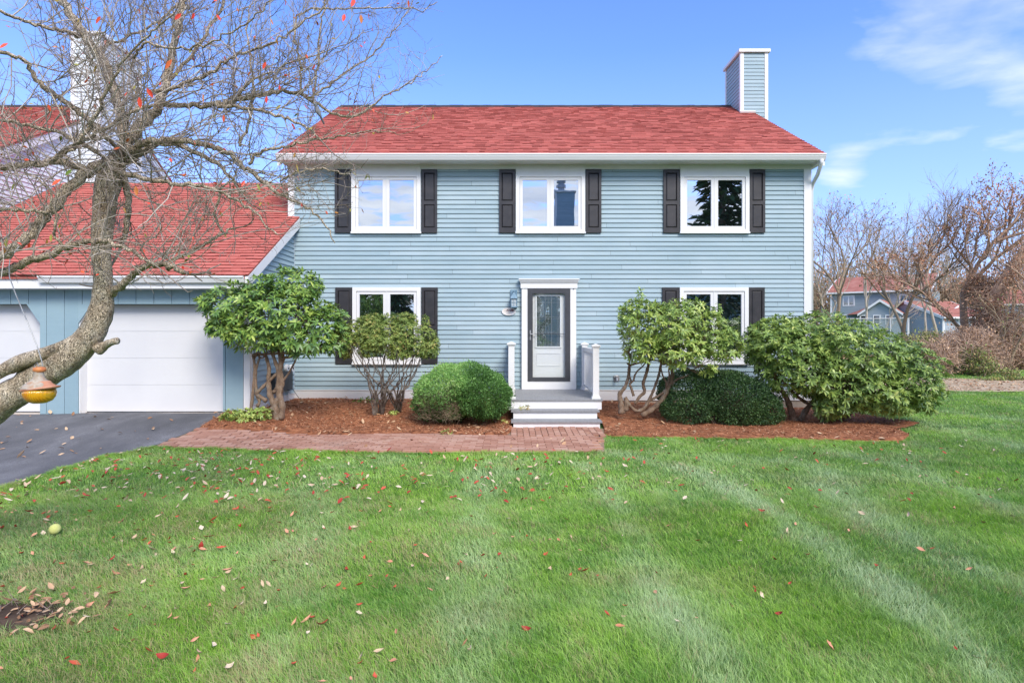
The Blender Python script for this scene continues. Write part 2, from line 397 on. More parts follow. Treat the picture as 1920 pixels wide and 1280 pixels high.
def townhouse_shell(root, XL, XR, wall='siding'):
    P = root
    mb = MB(); siding(mb, XL+.02, XR-.02, .25, 5.20, FRONT(WY)); mb.build('front_wall', M[wall], P)
    for X, pl, nm in ((XR, RIGHTF(XR-.02), 'side_wall'), (XL, LEFTF(XL+.02), 'side_wall')):
        mb = MB(); siding(mb, WY, BY, .25, RZ, pl, clip=gable_clip(WY+.02, BY-.02, EY, EZ, RY, RZ)); mb.build(nm, M[wall], P)
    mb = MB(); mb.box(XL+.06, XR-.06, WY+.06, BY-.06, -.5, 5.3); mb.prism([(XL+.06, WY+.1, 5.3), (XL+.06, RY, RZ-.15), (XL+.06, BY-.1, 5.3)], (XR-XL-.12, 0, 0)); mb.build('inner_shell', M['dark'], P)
    for X0, X1 in ((XL, XL+.14), (XR-.165, XR)):
        for ya, yb in ((WY-.03, WY+.12), (BY-.1, BY+.02)):
            mb = MB(); mb.box(X0, X1, ya, yb, .02, 5.2); mb.build('corner_board', M['white'], P)
    mb = MB(); mb.box(XL+.141, XR-.166, WY-.028, WY+.02, .022, .245); mb.box(XL+.141, XR-.166, WY-.04, WY-.005, .245, .262); mb.build('water_table', M['white'], P)
    mb = MB(); mb.box(XL+.02, XR-.02, WY-.005, BY, -.5, .02); mb.build('foundation', M['found'], P)
    mb = MB(); mb.box(XL-.02, XR+.01, WY-.034, WY+.02, 5.165, 5.262); mb.build('frieze_board', M['white'], P)  # extra unseen cloud overhead, added to neutralise the blue ambient light
    # soffit with vent slots
    mb = MB(); mb.box(XL-.08, XR+.08, EY+.045, WY+.03, 5.263, 5.275)
    x = XL
    while x < XR:
        mb.box(x, x+.012, EY+.07, WY-.04, 5.256, 5.263); x += .085
    mb.build('soffit', M['vinyl'], P)
    mb = MB(); mb.box(XL-.1, XR+.1, EY+.02, EY+.045, 5.235, 5.40); mb.build('fascia', M['white'], P)
    # K-style gutter profile
    g = MB(); prof = [(0, 5.375), (-.105, 5.385), (-.105, 5.355), (-.09, 5.345), (-.09, 5.33), (-.055, 5.255), (-.02, 5.245), (0, 5.245)]
    g.prism([(XL-.1, EY+.018+a, z) for a, z in prof], (XR-XL+.2, 0, 0)); g.build('gutter', M['vinyl'], P)
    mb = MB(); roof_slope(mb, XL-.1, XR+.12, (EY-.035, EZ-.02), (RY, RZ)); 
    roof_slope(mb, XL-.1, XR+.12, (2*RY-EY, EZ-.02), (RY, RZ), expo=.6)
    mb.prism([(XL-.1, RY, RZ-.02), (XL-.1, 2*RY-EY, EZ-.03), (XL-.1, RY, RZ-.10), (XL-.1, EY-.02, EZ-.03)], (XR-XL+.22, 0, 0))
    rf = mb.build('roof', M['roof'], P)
    for X0, X1 in ((XL-.085, XL-.03), (XR+.03, XR+.10)):
        mb = MB()
        for sgn in (-1, 1):
            ye = RY+sgn*(RY-EY)
            mb.prism([(X0, ye, EZ-.045), (X0, RY, RZ-.055), (X0, RY, RZ-.28), (X0, ye, EZ-.26)], (X1-X0, 0, 0))
        mb.build('rake_board', M['white'], P)
    mb = MB()
    x = XL-.05
    while x < XR+.0:
        w = .2; t = random.uniform(.03, .045)
        mb.prism([(x, RY, RZ+t+.01), (x, RY+.14, RZ-.14*PITCH+.02), (x, RY, RZ-.02), (x, RY-.14, RZ-.14*PITCH+.02)], (w+.01, 0, 0)); x += w
    mb.build('ridge_vent', M['ridge'], rf)
    return rf
def chimney(rf, X0, X1, Y0, Y1, ztop, zlo=5.0, wall='siding'):
    tw = .095
    def body():
        mb = MB()
        siding(mb, X0+tw, X1-tw, zlo, ztop-.1, FRONT(Y0+.02), t=.014)
        siding(mb, X0+tw, X1-tw, zlo, ztop-.1, (lambda s, o, z: (s, Y1-.02+o, z)), t=.014)
        siding(mb, Y0+tw, Y1-tw, zlo, ztop-.1, LEFTF(X0+.02), t=.014)
        siding(mb, Y0+tw, Y1-tw, zlo, ztop-.1, RIGHTF(X1-.02), t=.014)
        mb.box(X0+.03, X1-.03, Y0+.03, Y1-.03, zlo, ztop-.02)
        return mb
    ch = body().build('chimney', M[wall], rf)
    return ch
def chim_trim(parent, X0, X1, Y0, Y1, ztop, zlo=5.0):
    tw = .095; mb = MB()
    for a in ((X0, X0+tw), (X1-tw, X1)):
        for b in ((Y0, Y0+tw), (Y1-tw, Y1)): mb.box(a[0], a[1], b[0], b[1], zlo, ztop-.06)
    mb.build('chimney_trim', M['white'], parent)
    mb = MB(); mb.box(X0-.05, X1+.05, Y0-.05, Y1+.05, ztop-.085, ztop); mb.build('chimney_cap', M['white'], parent)
    mb = MB(); mb.box(X0-.09, X1+.07, Y0-.06, Y0-.03, CZ+6.2, CZ+6.26)

# ============================== MAIN HOUSE
XL, XR = -4.99, 6.67
house = empty('townhouse', (0.8, WY, 0), 'two storey light blue clapboard house with red shingle roof and black shutters', 'house')
roof = townhouse_shell(house, XL, XR)
ch = chimney(roof, 6.41, 7.19, 16.6, 17.8, 9.46)
chim_trim(roof, 6.41, 7.19, 16.6, 17.8, 9.46)
mb = MB(); zf = EZ+(16.6-EY)*PITCH
mb.obox((6.60, 16.56, zf+.02), (.22, 0, 0), (0, .035, .02), (0, -.01, .02)); mb.build('chimney_flashing', M['white'], roof)
# downspout at the right corner
mb = MB()
P = [U(1532, 305, 12.78), U(1531, 312, 12.82), U(1527, 322, 12.95), U(1521.5, 331, 13.1)]
p0 = np.array((6.72, 12.78, 5.26))
mb.tube([(6.69, 12.77, 5.27), (6.69, 12.79, 5.19), (6.72, 13.0, 5.0), (6.74, 13.25, 4.86), (6.74, 13.32, 4.7), (6.74, 13.32, .1)], .042, 8)
mb.build('downspout', M['vinyl'], house, smooth=True)
# return box of the cornice
mb = MB(); mb.box(XR+.001, XR+.098, EY+.05, WY+.25, 5.20, 5.262); mb.build('cornice_return', M['white'], house)

def window(parent, x0, x1, y0, y1, header=False):
    X0, X1, Z1, Z0 = xs(x0), xs(x1), zs(y0), zs(y1)
    Y = WY-.04
    mb = MB(); c = .085
    top = Z1+(.12 if header else 0)
    mb.box(X0, X0+c, Y-.03, Y+.03, Z0, Z1); mb.box(X1-c, X1, Y-.03, Y+.03, Z0, Z1)
    mb.box(X0+c, X1-c, Y-.0302, Y+.03, Z1-c, Z1); mb.box(X0-.012, X1+.012, Y-.045, Y+.03, Z0-.035, Z0); mb.box(X0+c, X1-c, Y-.0302, Y+.03, Z0, Z0+c*.7)
    w = mb.build('window', M['white'], parent)
    a0, a1, b0, b1 = X0+c, X1-c, Z0+c*.7, Z1-c
    mid = (a0+a1)/2
    fr = MB(); gl = []
    fr.box(mid-.012, mid+.012, Y-.018, Y+.03, b0, b1)
    s = .062
    for (p, q) in ((a0+.006, mid-.014), (mid+.014, a1-.006)):
        fr.box(p, p+s, Y-.012, Y+.03, b0+.006, b1-.006); fr.box(q-s, q, Y-.012, Y+.03, b0+.006, b1-.006)
        fr.box(p+s, q-s, Y-.0122, Y+.03, b0+.006, b0+.006+s); fr.box(p+s, q-s, Y-.0122, Y+.03, b1-.006-s, b1-.006)
        gl.append((p+s-.002, q-s+.002, b0+s+.004, b1-s-.004))
    fr.build('sash', M['vinyl'], w)
    for g in gl:
        m2 = MB(); yy = Y+.012; m2.quad((g[0], yy, g[2]), (g[1], yy, g[2]), (g[1], yy, g[3]), (g[0], yy, g[3])); m2.build('pane', M['glass'], w)
def shutter(parent, x0, x1, y0, y1):
    X0, X1, Z1, Z0 = xs(x0), xs(x1), zs(y0), zs(y1); Y = WY-.018
    mb = MB(); t = .035; st = .055; rl = .075; H = Z1-Z0; mid = Z0+H*.475
    mb.box(X0, X0+st, Y-t, Y, Z0, Z1); mb.box(X1-st, X1, Y-t, Y, Z0, Z1)
    rails = [(Z0, Z0+rl*1.5), (mid-rl*.55, mid+rl*.55), (Z1-rl, Z1)]
    for a, b in rails: mb.box(X0+st, X1-st, Y-t+.0005, Y, a, b)
    for a, b in ((rails[0][1], rails[1][0]), (rails[1][1], rails[2][0])):
        p, q = X0+st, X1-st; g = .004; bw = .03; d0 = Y-.008; d1 = Y-.028
        o = [(p, d0, a), (q, d0, a), (q, d0, b), (p, d0, b)]; i_ = [(p+bw, d1, a+bw), (q-bw, d1, a+bw), (q-bw, d1, b-bw), (p+bw, d1, b-bw)]
        mb.add(o+i_, [(0,1,5,4),(1,2,6,5),(2,3,7,6),(3,0,4,7),(4,5,6,7)])
    mb.build('shutter', M['shutter'], parent)
for (a, b, c, d, e, f_) in ((629, 659, 660, 790, 790.5, 820), (936, 966, 967, 1097, 1097.5, 1127), (1243, 1273, 1274, 1403, 1404, 1433)):
    window(house, b+1.2, e-1, 326, 435.5); shutter(house, a, b, 319, 437); shutter(house, e+.5, f_, 319, 437)
    mb = MB(); mb.box(xs(b+1.2), xs(e-1), WY-.052, WY, zs(325.9), 5.262-.002); mb.build('window_header', M['white'], house)
for (a, b, c, d, e, f_) in ((630, 661, 662, 790, 790.5, 821), (1241, 1272, 1273, 1402, 1402.5, 1432)):
    window(house, b+1.2, e-1, 539, 680); shutter(house, a, b, 539, 681); shutter(house, e+.5, f_, 539, 681)

# door
dY = WY-.07
mb = MB(); X = xs
mb.box(X(978), X(989), dY-.035, dY+.02, zs(729), zs(541)); mb.box(X(1068.5), X(1079.5), dY-.035, dY+.02, zs(729), zs(541)); mb.box(X(989), X(1068.5), dY-.034, dY+.02, zs(729), zs(714))
mb.build('door_casing', M['white'], house)
mb = MB()
prof = [(.0, 541), (-.05, 541), (-.055, 532), (-.075, 530), (-.105, 526), (-.115, 525), (-.115, 523.5), (0, 523.5)]
mb.box(X(976), X(1081.5), dY-.055, dY+.02, zs(541), zs(531)); mb.box(X(975), X(1082.5), dY-.075, dY+.02, zs(531), zs(528)); mb.box(X(973.5), X(1084), dY-.1, dY+.02, zs(528), zs(525.5)); mb.box(X(972.5), X(1085), dY-.12, dY+.02, zs(525.5), zs(523.5))
mb.build('door_crown', M['white'], house)
door = MB(); door.box(X(989), X(1068.5), dY+.035, dY+.05, zs(714), zs(541))
# panel mouldings on the inner door
def frame(mb, x0, x1, z0, z1, w, ya, yb):
    mb.box(x0, x0+w, ya, yb, z0, z1); mb.box(x1-w, x1, ya, yb, z0, z1); mb.box(x0+w, x1-w, ya, yb, z0, z0+w); mb.box(x0+w, x1-w, ya, yb, z1-w, z1)
frame(door, X(1003.5), X(1052.5), zs(652), zs(552.5), .035, dY+.015, dY+.034)
frame(door, X(1006), X(1050), zs(686), zs(661), .018, dY+.026, dY+.034)
dr = door.build('front_door', M['vinyl'], house)
g = MB(); g.quad((X(1006), dY+.03, zs(650)), (X(1050), dY+.03, zs(650)), (X(1050), dY+.03, zs(555)), (X(1006), dY+.03, zs(555))); g.build('leaded_pane', M['doorglass'], dr)
g = MB(); a0, a1, b0, b1 = X(1006.5), X(1049.5), zs(649.5), zs(555.5); w = .004
for dx in (.03, .06, .19, .25, .33, a1-a0-.19, a1-a0-.06, a1-a0-.03):
    g.box(a0+dx-w/2, a0+dx+w/2, dY+.024, dY+.0297, b0, b1)
for dz in (.03, .07, .30, .33, .62, .66, b1-b0-.14, b1-b0-.07, b1-b0-.03):
    g.box(a0, a1, dY+.0242, dY+.0297, b0+dz-w/2, b0+dz+w/2)
g.build('lead_came', M['metal'], dr)
st = MB(); sx0, sx1, sz0, sz1 = X(989.3), X(1068), zs(713.5), zs(541.2); fw = .11
st.box(sx0, sx0+fw, dY-.05, dY-.012, sz0, sz1); st.box(sx1-fw, sx1, dY-.05, dY-.012, sz0, sz1)
st.box(sx0+fw, sx1-fw, dY-.0502, dY-.012, sz0, sz0+.085); st.box(sx0+fw, sx1-fw, dY-.0502, dY-.012, sz1-.11, sz1)
st.box(sx0+fw, sx1-fw, dY-.042, dY-.03, zs(626.4), zs(625.4))
sd = st.build('storm_door', M['storm'], house)
g = MB(); g.quad((sx0+fw, dY-.022, sz0+.085), (sx1-fw, dY-.022, sz0+.085), (sx1-fw, dY-.022, sz1-.11), (sx0+fw, dY-.022, sz1-.11)); g.build('storm_glass', M['clear'], sd)
g = MB(); hx = X(994); g.box(hx-.012, hx+.012, dY-.062, dY-.05, zs(637), zs(619)); g.tube([(hx, dY-.065, zs(626)), (hx, dY-.1, zs(626)), (hx+.09, dY-.1, zs(626))], .009, 8); g.build('door_handle', M['metal'], sd)
g = MB(); g.lathe((X(1074.5), dY-.05, zs(542.5)), [(.0, 0), (.012, 0), (.012, .015), (0, .015)], 10); g.build('doorbell', M['dark'], house)

# lantern & plaque
lz = zs(545); lx = xs(963.5); ly = WY-.14
lan = empty('wall_lantern', (lx, WY-.03, zs(578)), 'small blue painted carriage lantern on the siding left of the front door', 'lantern')
mb = MB(); mb.box(lx-.075, lx+.075, WY-.05, WY-.017, zs(577), zs(543.5)); mb.box(lx-.02, lx+.02, ly, WY-.05, zs(548), zs(547)); mb.build('back_plate', M['blue'], lan)
mb = MB(); mb.add([(lx-.085, ly-.085, zs(560.5)), (lx+.085, ly-.085, zs(560.5)), (lx+.085, ly+.085, zs(560.5)), (lx-.085, ly+.085, zs(560.5)), (lx, ly, zs(547))], [(3,2,1,0)], [(0,1,4),(1,2,4),(2,3,4),(3,0,4)]); mb.lathe((lx, ly, zs(547.5)), [(.012, 0), (.018, .012), (.01, .03), (0, .034)], 10); mb.build('cap', M['blue'], lan)
mb = MB()
for i in (-1, 1):
    for j in (-1, 1): mb.box(lx+i*.06-.007, lx+i*.06+.007, ly+j*.06-.007, ly+j*.06+.007, zs(575), zs(560.4))
mb.box(lx-.068, lx+.068, ly-.068, ly+.068, zs(577), zs(575)); mb.box(lx-.06, lx+.06, ly-.0645, ly-.0605, zs(568), zs(567.6)); mb.box(lx-.003, lx+.003, ly-.0644, ly-.0606, zs(575), zs(560.5)); mb.build('cage', M['blue'], lan)
mb = MB(); mb.box(lx-.055, lx+.055, ly-.055, ly+.055, zs(574.9), zs(560.6)); mb.build('lamp_glass', simple('frosted', [(.3, (.35, .42, .46)), (.7, (.5, .56, .6))], .2, 9, .6), lan)
pq = empty('house_plaque', (xs(954), WY-.03, zs(592)), 'white oval painted plaque on the siding just below the lantern', 'plaque')
mb = MB(); k = 32; cx, cz = xs(954), zs(584)
for rr, ya, yb in ((1., WY-.02, WY-.036),):
    V = [(cx+.155*math.cos(t)*rr, ya, cz+.088*math.sin(t)*rr) for t in np.arange(k)*2*math.pi/k]; mb.prism(V[::-1], (0, yb-ya, 0))
mb.build('oval_board', M['plaque'], pq)
mb = MB()
mb.tube([(cx+.15*math.cos(t), WY-.038, cz+.083*math.sin(t)) for t in np.linspace(0, 2*math.pi, 33)], .007, 6); mb.build('rim', M['white'], pq)
mb = MB(); rr_ = random.Random(3)
for i in range(16):
    t = rr_.uniform(-1, 1); u = rr_.gauss(0, .5); px, pz = cx+t*.085, cz+.03+u*.018-.02*abs(t)
    s = rr_.uniform(.006, .014); mb.prism([(px+s*1.6*math.cos(a), WY-.0365, pz+s*.8*math.sin(a)) for a in np.arange(6)*-math.pi/3], (0, -.001-.00007*i, 0))
mb.prism([(cx+.03, WY-.0365, cz+.055), (cx+.09, WY-.0365, cz+.01), (cx+.125, WY-.0365, cz+.018), (cx+.09, WY-.0365, cz+.05)], (0, -.003, 0))
mb.build('painted_motif', M['ink'], pq)

# hose bib
hb = empty('hose_bib', (xs(1155), WY-.03, zs(713)), 'grey outdoor tap box low on the clapboards right of the steps', 'tap')
mb = MB(); mb.box(xs(1150), xs(1161), WY-.03, WY-.015, zs(714), zs(703)); mb.build('plate', M['metal'], hb)
mb = MB(); mb.tube([(xs(1155), WY-.03, zs(708)), (xs(1155), WY-.1, zs(708)), (xs(1155), WY-.12, zs(713))], .02, 8); mb.tube([(xs(1152.5), WY-.09, zs(704)), (xs(1157.5), WY-.09, zs(704))], .02, 8); mb.build('spout', M['metal'], hb)

# ============================== PORCH
por = empty('porch_steps', (.75, 11.8, -.2), 'grey front porch deck with two steps, white risers and white posts', 'porch')
wd = M['white']
dz = .276; dx0, dx1 = (951-HX)*11.16/F, (1128-HX)*11.16/F
mb = MB(); y = 11.14
while y < WY-.03:
    y2 = min(y+.14, WY-.026); mb.box(dx0-.02, dx1+.02, y, y2-.005, dz-.03, dz); y = y2
mb.build('deck', M['deck'], por)
mb = MB(); mb.box(dx0, dx1, 11.16, WY-.04, dz-.19, dz-.031); mb.build('deck_skirt', wd, por)
mb = MB(); mb.box(dx0+.08, dx1-.08, 11.35, WY-.06, -.35, dz-.19); mb.build('deck_base', M['dark'], por)
s1 = ((959.4-HX)*10.9/F, (1122.6-HX)*10.9/F); s2 = ((959.4-HX)*10.58/F, (1128-HX)*10.58/F)
for (a, b), yf, z in ((s1, 10.86, .105), (s2, 10.55, -.045)):
    mb = MB(); mb.box(a-.01, b+.01, yf, yf+.33, z-.03, z); mb.build('tread', M['deck'], por)
mb = MB(); mb.box(s1[0]+.03, s1[1]-.03, 10.89, 11.159, -.25, .074); mb.build('riser', wd, por)
mb = MB(); mb.box(s2[0]+.03, s2[1]-.03, 10.58, 10.888, -.25, -.076); mb.build('riser', wd, por)
def post(x, y, zt):
    mb = MB(); h = .058; mb.box(x-h, x+h, y-h, y+h, dz, zt-.045)
    mb.box(x-h-.025, x+h+.025, y-h-.025, y+h+.025, dz+.0005, dz+.03); mb.box(x-h-.014, x+h+.014, y-h-.014, y+h+.014, dz+.03, dz+.06)
    mb.build('post', M['vinyl'], por)
    mb = MB(); mb.box(x-h-.012, x+h+.012, y-h-.012, y+h+.012, zt-.07, zt-.045); mb.box(x-h-.028, x+h+.028, y-h-.028, y+h+.028, zt-.045, zt-.02)
    mb.add([(x-h-.02, y-h-.02, zt-.02), (x+h+.02, y-h-.02, zt-.02), (x+h+.02, y+h+.02, zt-.02), (x-h-.02, y+h+.02, zt-.02), (x, y, zt+.012)], None, [(0,1,4),(1,2,4),(2,3,4),(3,0,4)])
    mb.build('post_cap', M['vinyl'], por)
xp = (1117-HX)*11.3/F; xpl = (958.5-HX)*11.3/F+.005
post(xp, 11.3, CZ-(645-HY)*11.3/F); post(xp, 13.06, CZ-(642-HY)*13.06/F)
post(xpl, 11.3, CZ-(643-HY)*11.3/F+.02); post(xpl, 13.06, CZ-(642-HY)*13.06/F)
for xx in (xp, xpl):
    mb = MB(); mb.box(xx-.03, xx+.03, 11.36, 13.0, 1.13, 1.19); mb.box(xx-.045, xx+.045, 11.359, 13.001, 1.19, 1.215); mb.build('handrail', M['vinyl'], por)
    mb = MB(); mb.box(xx-.025, xx+.025, 11.36, 13.0, .36, .41); mb.build('bottom_rail', M['vinyl'], por)
    y = 11.46
    while y < 12.97:
        mb = MB(); mb.box(xx-.018, xx+.018, y-.018, y+.018, .41, 1.13); mb.build('baluster', M['vinyl'], por); y += .115

# ============================== GARAGE
GY = 10.9; SX = -4.845; NX = -11.6
gz = lambda y, D=GY: CZ-(y-HY)*D/F
gx = lambda x, D=GY: (x-HX)*D/F
gar = empty('garage', (-8.2, GY, .03), 'low linking garage with vertical blue boards, white doors and red shingle roof', 'garage')
gb, gt = .05, gz(543)
dTop, dBot = gz(570), gz(774)
dR0, dR1 = gx(146), gx(418); dL1 = gx(75); dL0 = dL1-2.65
def boards(mb, x0, x1, z0, z1, w=.33):
    x = math.floor(x0/w)*w
    while x < x1:
        a, b = max(x+.005, x0), min(x+w-.005, x1)
        if b-a > .01: mb.box(a, b, GY, GY+.02, z0, z1, r=random.random())
        x += w
mb = MB()
boards(mb, dR1, SX-.01, gb-.02, gt); boards(mb, dR0-.001, dR1, dTop, gt)
boards(mb, dL1, dR0, gb-.02, gt); boards(mb, dL0, dL1, dTop, gt); boards(mb, NX+.05, dL0, gb-.02, gt)
for xa, sg in ((dR0, 1), (dR1, -1), (dL1, -1), (dL0, 1)):   # clipped corners
    mb.prism([(xa, GY+.001, dTop), (xa+sg*.25, GY+.001, dTop), (xa, GY+.001, dTop-.36)] if sg > 0 else [(xa, GY+.001, dTop), (xa, GY+.001, dTop-.36), (xa+sg*.25, GY+.001, dTop)], (0, .018, 0), r=.5)
mb.box(NX, SX-.02, GY+.022, GY+.03, dTop, gt); mb.box(dR1, SX-.02, GY+.022, GY+.03, gb, dTop); mb.box(dL1, dR0, GY+.022, GY+.03, gb, dTop)
mb.build('front_wall', M['tboard'], gar)
for xa, xb in ((dR0, dR0+.02), (dR1-.02, dR1), (dL1-.02, dL1)):
    mb = MB(); sg = 1 if xa == dR0 else -1; xc = xa if sg > 0 else xb
    mb.box(xa-(.02 if xa == dR0 else 0), xb, GY+.031, GY+.25, gb-.02, dTop)
    mb.prism([(xc, GY+.0305, dTop), (xc+sg*.25, GY+.0305, dTop), (xc, GY+.0305, dTop-.36)], (0, .2, 0))
    mb.build('door_jamb', M['white'], gar)
for a, b in ((dR0+.02, dR1-.02), (dL0, dL1-.02)):
    mb = MB(); n = 4; z0 = gb+.005; h = (dTop-z0)/n
    for i in range(n):
        mb.box(a, b, GY+.215, GY+.25, z0+i*h+.003, z0+(i+1)*h-.003)
        mb.box(a, b, GY+.221, GY+.249, z0+i*h-.003, z0+i*h+.003)
    gd = mb.build('garage_door', M['door'], gar)
    mb = MB(); mb.box(a, b, GY+.21, GY+.245, z0-.02, z0+.0035); mb.build('door_seal', M['dark'], gd)
mb = MB(); mb.box(NX, dR1+.1, GY+.0, GY+.6, -.2, gb-.012); mb.build('apron', M['apron'], gar)
# side wall
gey, gez, gry, grz = 10.55, CZ+.99, 15.2, CZ+3.77
mb = MB(); siding(mb, GY, WY-.02, .19, grz, RIGHTF(SX-.016), expo=.1035, clip=lambda z: (max(GY+.12, gey+(z+.14-gez)/((grz-gez)/(gry-gey))), WY-.03)); mb.build('side_wall', M['siding'], gar)
mb = MB(); mb.box(SX-.1, SX+.012, GY-.002, GY+.12, gb-.03, gt+.15); mb.build('corner_board', M['white'], gar)
mb = MB(); mb.box(SX-.02, SX+.008, GY+.121, WY-.045, -.02, .19); mb.box(SX-.02, SX+.02, GY+.121, WY-.05, .19, .20); mb.build('side_base_board', M['white'], gar)
mb = MB(); mb.box(NX+.1, SX-.06, WY, gry*2-GY, -.2, 2.3); mb.box(NX+.1, SX-.06, GY+.3, WY, -.2, 2.3); mb.build('inner_shell', M['dark'], gar)
mb = MB(); mb.box(NX+.02, SX+.06, gey+.11, GY+.02, gt-.002, gt+.012); mb.box(NX+.02, SX+.06, GY-.022, GY-.001, gt-.001-.09+.09, gt+.14)
mb.box(NX+.02, SX+.1, gey+.085, gey+.11, gt+.005, gez-.02); mb.build('fascia', M['white'], gar)
g = MB(); prof = [(0, gez-.02), (-.105, gez-.01), (-.105, gez-.04), (-.09, gez-.05), (-.06, gez-.13), (0, gez-.13)]
g.prism([(gx(75, 10.6), gey+.083+a, z) for a, z in prof], (SX+.05-gx(75, 10.6), 0, 0)); g.build('gutter', M['vinyl'], gar)
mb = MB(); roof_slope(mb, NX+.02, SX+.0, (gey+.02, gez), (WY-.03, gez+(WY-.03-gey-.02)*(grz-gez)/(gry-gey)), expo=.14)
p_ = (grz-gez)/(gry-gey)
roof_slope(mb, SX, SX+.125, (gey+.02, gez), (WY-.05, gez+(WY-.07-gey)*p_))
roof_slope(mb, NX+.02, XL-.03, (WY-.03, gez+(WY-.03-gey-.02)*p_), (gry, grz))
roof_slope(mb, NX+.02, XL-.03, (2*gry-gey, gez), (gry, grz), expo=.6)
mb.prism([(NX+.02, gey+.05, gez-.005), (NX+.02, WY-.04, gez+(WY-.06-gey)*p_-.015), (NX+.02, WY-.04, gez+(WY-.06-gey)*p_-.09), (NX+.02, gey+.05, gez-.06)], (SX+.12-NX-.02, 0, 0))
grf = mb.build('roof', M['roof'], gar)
mb = MB(); mb.prism([(SX+.07, gey+.03, gez-.02), (SX+.07, WY-.04, gez+(WY-.08-gey)*p_-.02), (SX+.07, WY-.04, gez+(WY-.08-gey)*p_-.24), (SX+.07, gey+.03, gez-.22)], (.055, 0, 0))
mb.box(SX+.072, SX+.124, gey+.03, gey+.25, gez-.34, gez-.2); mb.build('rake_board', M['white'], gar)
mb = MB()
for x in np.arange(NX+.05, XL-.1, .25): mb.prism([(x, gry, grz+.03), (x, gry+.12, grz-.12*p_+.02), (x, gry, grz-.02), (x, gry-.12, grz-.12*p_+.02)], (.24, 0, 0), r=random.random())
mb.build('ridge_cap', M['roof'], grf)
mb = MB(); mb.tube([(gx(462, 10.75), 10.7, gez-.12), (gx(462, 10.75)+.0, 10.78, gez-.3), (gx(462, 10.75), 10.84, gez-.42)], .03, 8)
mb.build('downspout', M['vinyl'], gar)

# utility meters on the garage side wall
um = empty('utility_meters', (SX+.1, 12.3, .2), 'pair of round white meters over dark boxes in the corner behind the shrub', 'meters')
def D_at(x): return F*SX/(x-HX)
for px in (531, 540):
    D = D_at(px+1); mb = MB(); cz_ = CZ-(690-HY)*D/F
    prof = [(0, .0), (.075, 0), (.085, .03), (.08, .07), (0, .075)]
    V = []; k = 16
    for (r_, h_) in prof:
        for j in range(k): V.append((SX+.03+h_, D+r_*math.cos(2*math.pi*j/k), cz_+r_*math.sin(2*math.pi*j/k)))
    mb.add(V, [(i*k+j, i*k+(j+1)%k, (i+1)*k+(j+1)%k, (i+1)*k+j) for i in range(4) for j in range(k)]); m_ = mb.build('meter', M['vinyl'], um)
    mb = MB(); mb.box(SX+.104, SX+.112, D-.02, D+.02, cz_-.02, cz_+.02); mb.build('dial', M['dark'], m_)
mb = MB(); mb.box(SX+.015, SX+.14, 11.75, 12.55, .33, .72); mb.build('box', M['dark'], um)
mb = MB(); mb.box(SX+.016, SX+.1, 12.62, 12.8, .3, .75); mb.build('box', M['dark'], um)
for i, yy in enumerate((11.8, 11.9, 12.0, 12.15, 12.3, 12.42, 12.7)):
    mb = MB(); mb.tube([(SX+.05, yy, .34), (SX+.05, yy, .15), (SX+.05+.02*(i % 2), yy, -.03)], .014, 6)
    mb.build('conduit', M['vinyl'], um)
mb = MB(); mb.tube([(SX+.03, 12.75, .45), (SX+.06, 12.9, .3), (SX+.15, 13.05, .08), (SX+.4, 13.1, .02)], .006, 5); mb.build('cable', M['dark'], um)

# ============================== NEIGHBOUR HOUSE (left)
nb = empty('townhouse', (-17, WY, 0), 'neighbouring blue house with red roof behind the bare tree on the left', 'house')
M['pale'] = siding_mat('pale_clapboard', [(.25, (.58, .64, .68)), (.5, (.66, .71, .74)), (.75, (.73, .77, .79))])  # lighter than the main house siding, to brighten a wall left in shade
nroof = townhouse_shell(nb, NX-11.6, NX, 'pale')
chimney(nroof, -11.72, -10.94, 15.7, 17.5, 9.5, wall='pale'); chim_trim(nroof, -11.72, -10.94, 15.7, 17.5, 9.5)
mb = MB(); mb.add([(-11.72, 15.7, 9.5), (-10.94, 15.7, 9.5), (-10.94, 17.5, 9.5), (-11.72, 17.5, 9.5), (-11.33, 16.4, 9.85), (-11.33, 16.8, 9.85)], [(0,1,5,4) if 0 else (3,0,4,5), (1,2,5,4)], [(0,1,4),(2,3,5)]); mb.build('chimney_hood', M['white'], nroof)
# ============================== GROUND
def resample(P, n):
    P = np.array(P, float); d = np.r_[0, np.cumsum(np.linalg.norm(np.diff(P, axis=0), axis=1))]
    t = np.linspace(0, d[-1], n); return np.stack([np.interp(t, d, P[:, i]) for i in range(P.shape[1])], 1)
def pip(P, x, y):
    inside = np.zeros(len(x), bool); n = len(P); j = n-1
    for i in range(n):
        xi, yi = P[i]; xj, yj = P[j]
        c = ((yi > y) != (yj > y)) & (x < (xj-xi)*(y-yi)/(yj-yi+1e-12)+xi); inside ^= c; j = i
    return inside
def vnoise(x, y, s, seed=0):      # cheap smooth value noise, vectorised
    r = np.random.default_rng(seed).random((256, 256)); u = x*s+100; v = y*s+100
    iu = np.floor(u).astype(int); iv = np.floor(v).astype(int); fu = u-iu; fv = v-iv; fu = fu*fu*(3-2*fu); fv = fv*fv*(3-2*fv)
    g = lambda a, b: r[a % 256, b % 256]
    return (g(iu, iv)*(1-fu)+g(iu+1, iv)*fu)*(1-fv)+(g(iu, iv+1)*(1-fu)+g(iu+1, iv+1)*fu)*fv
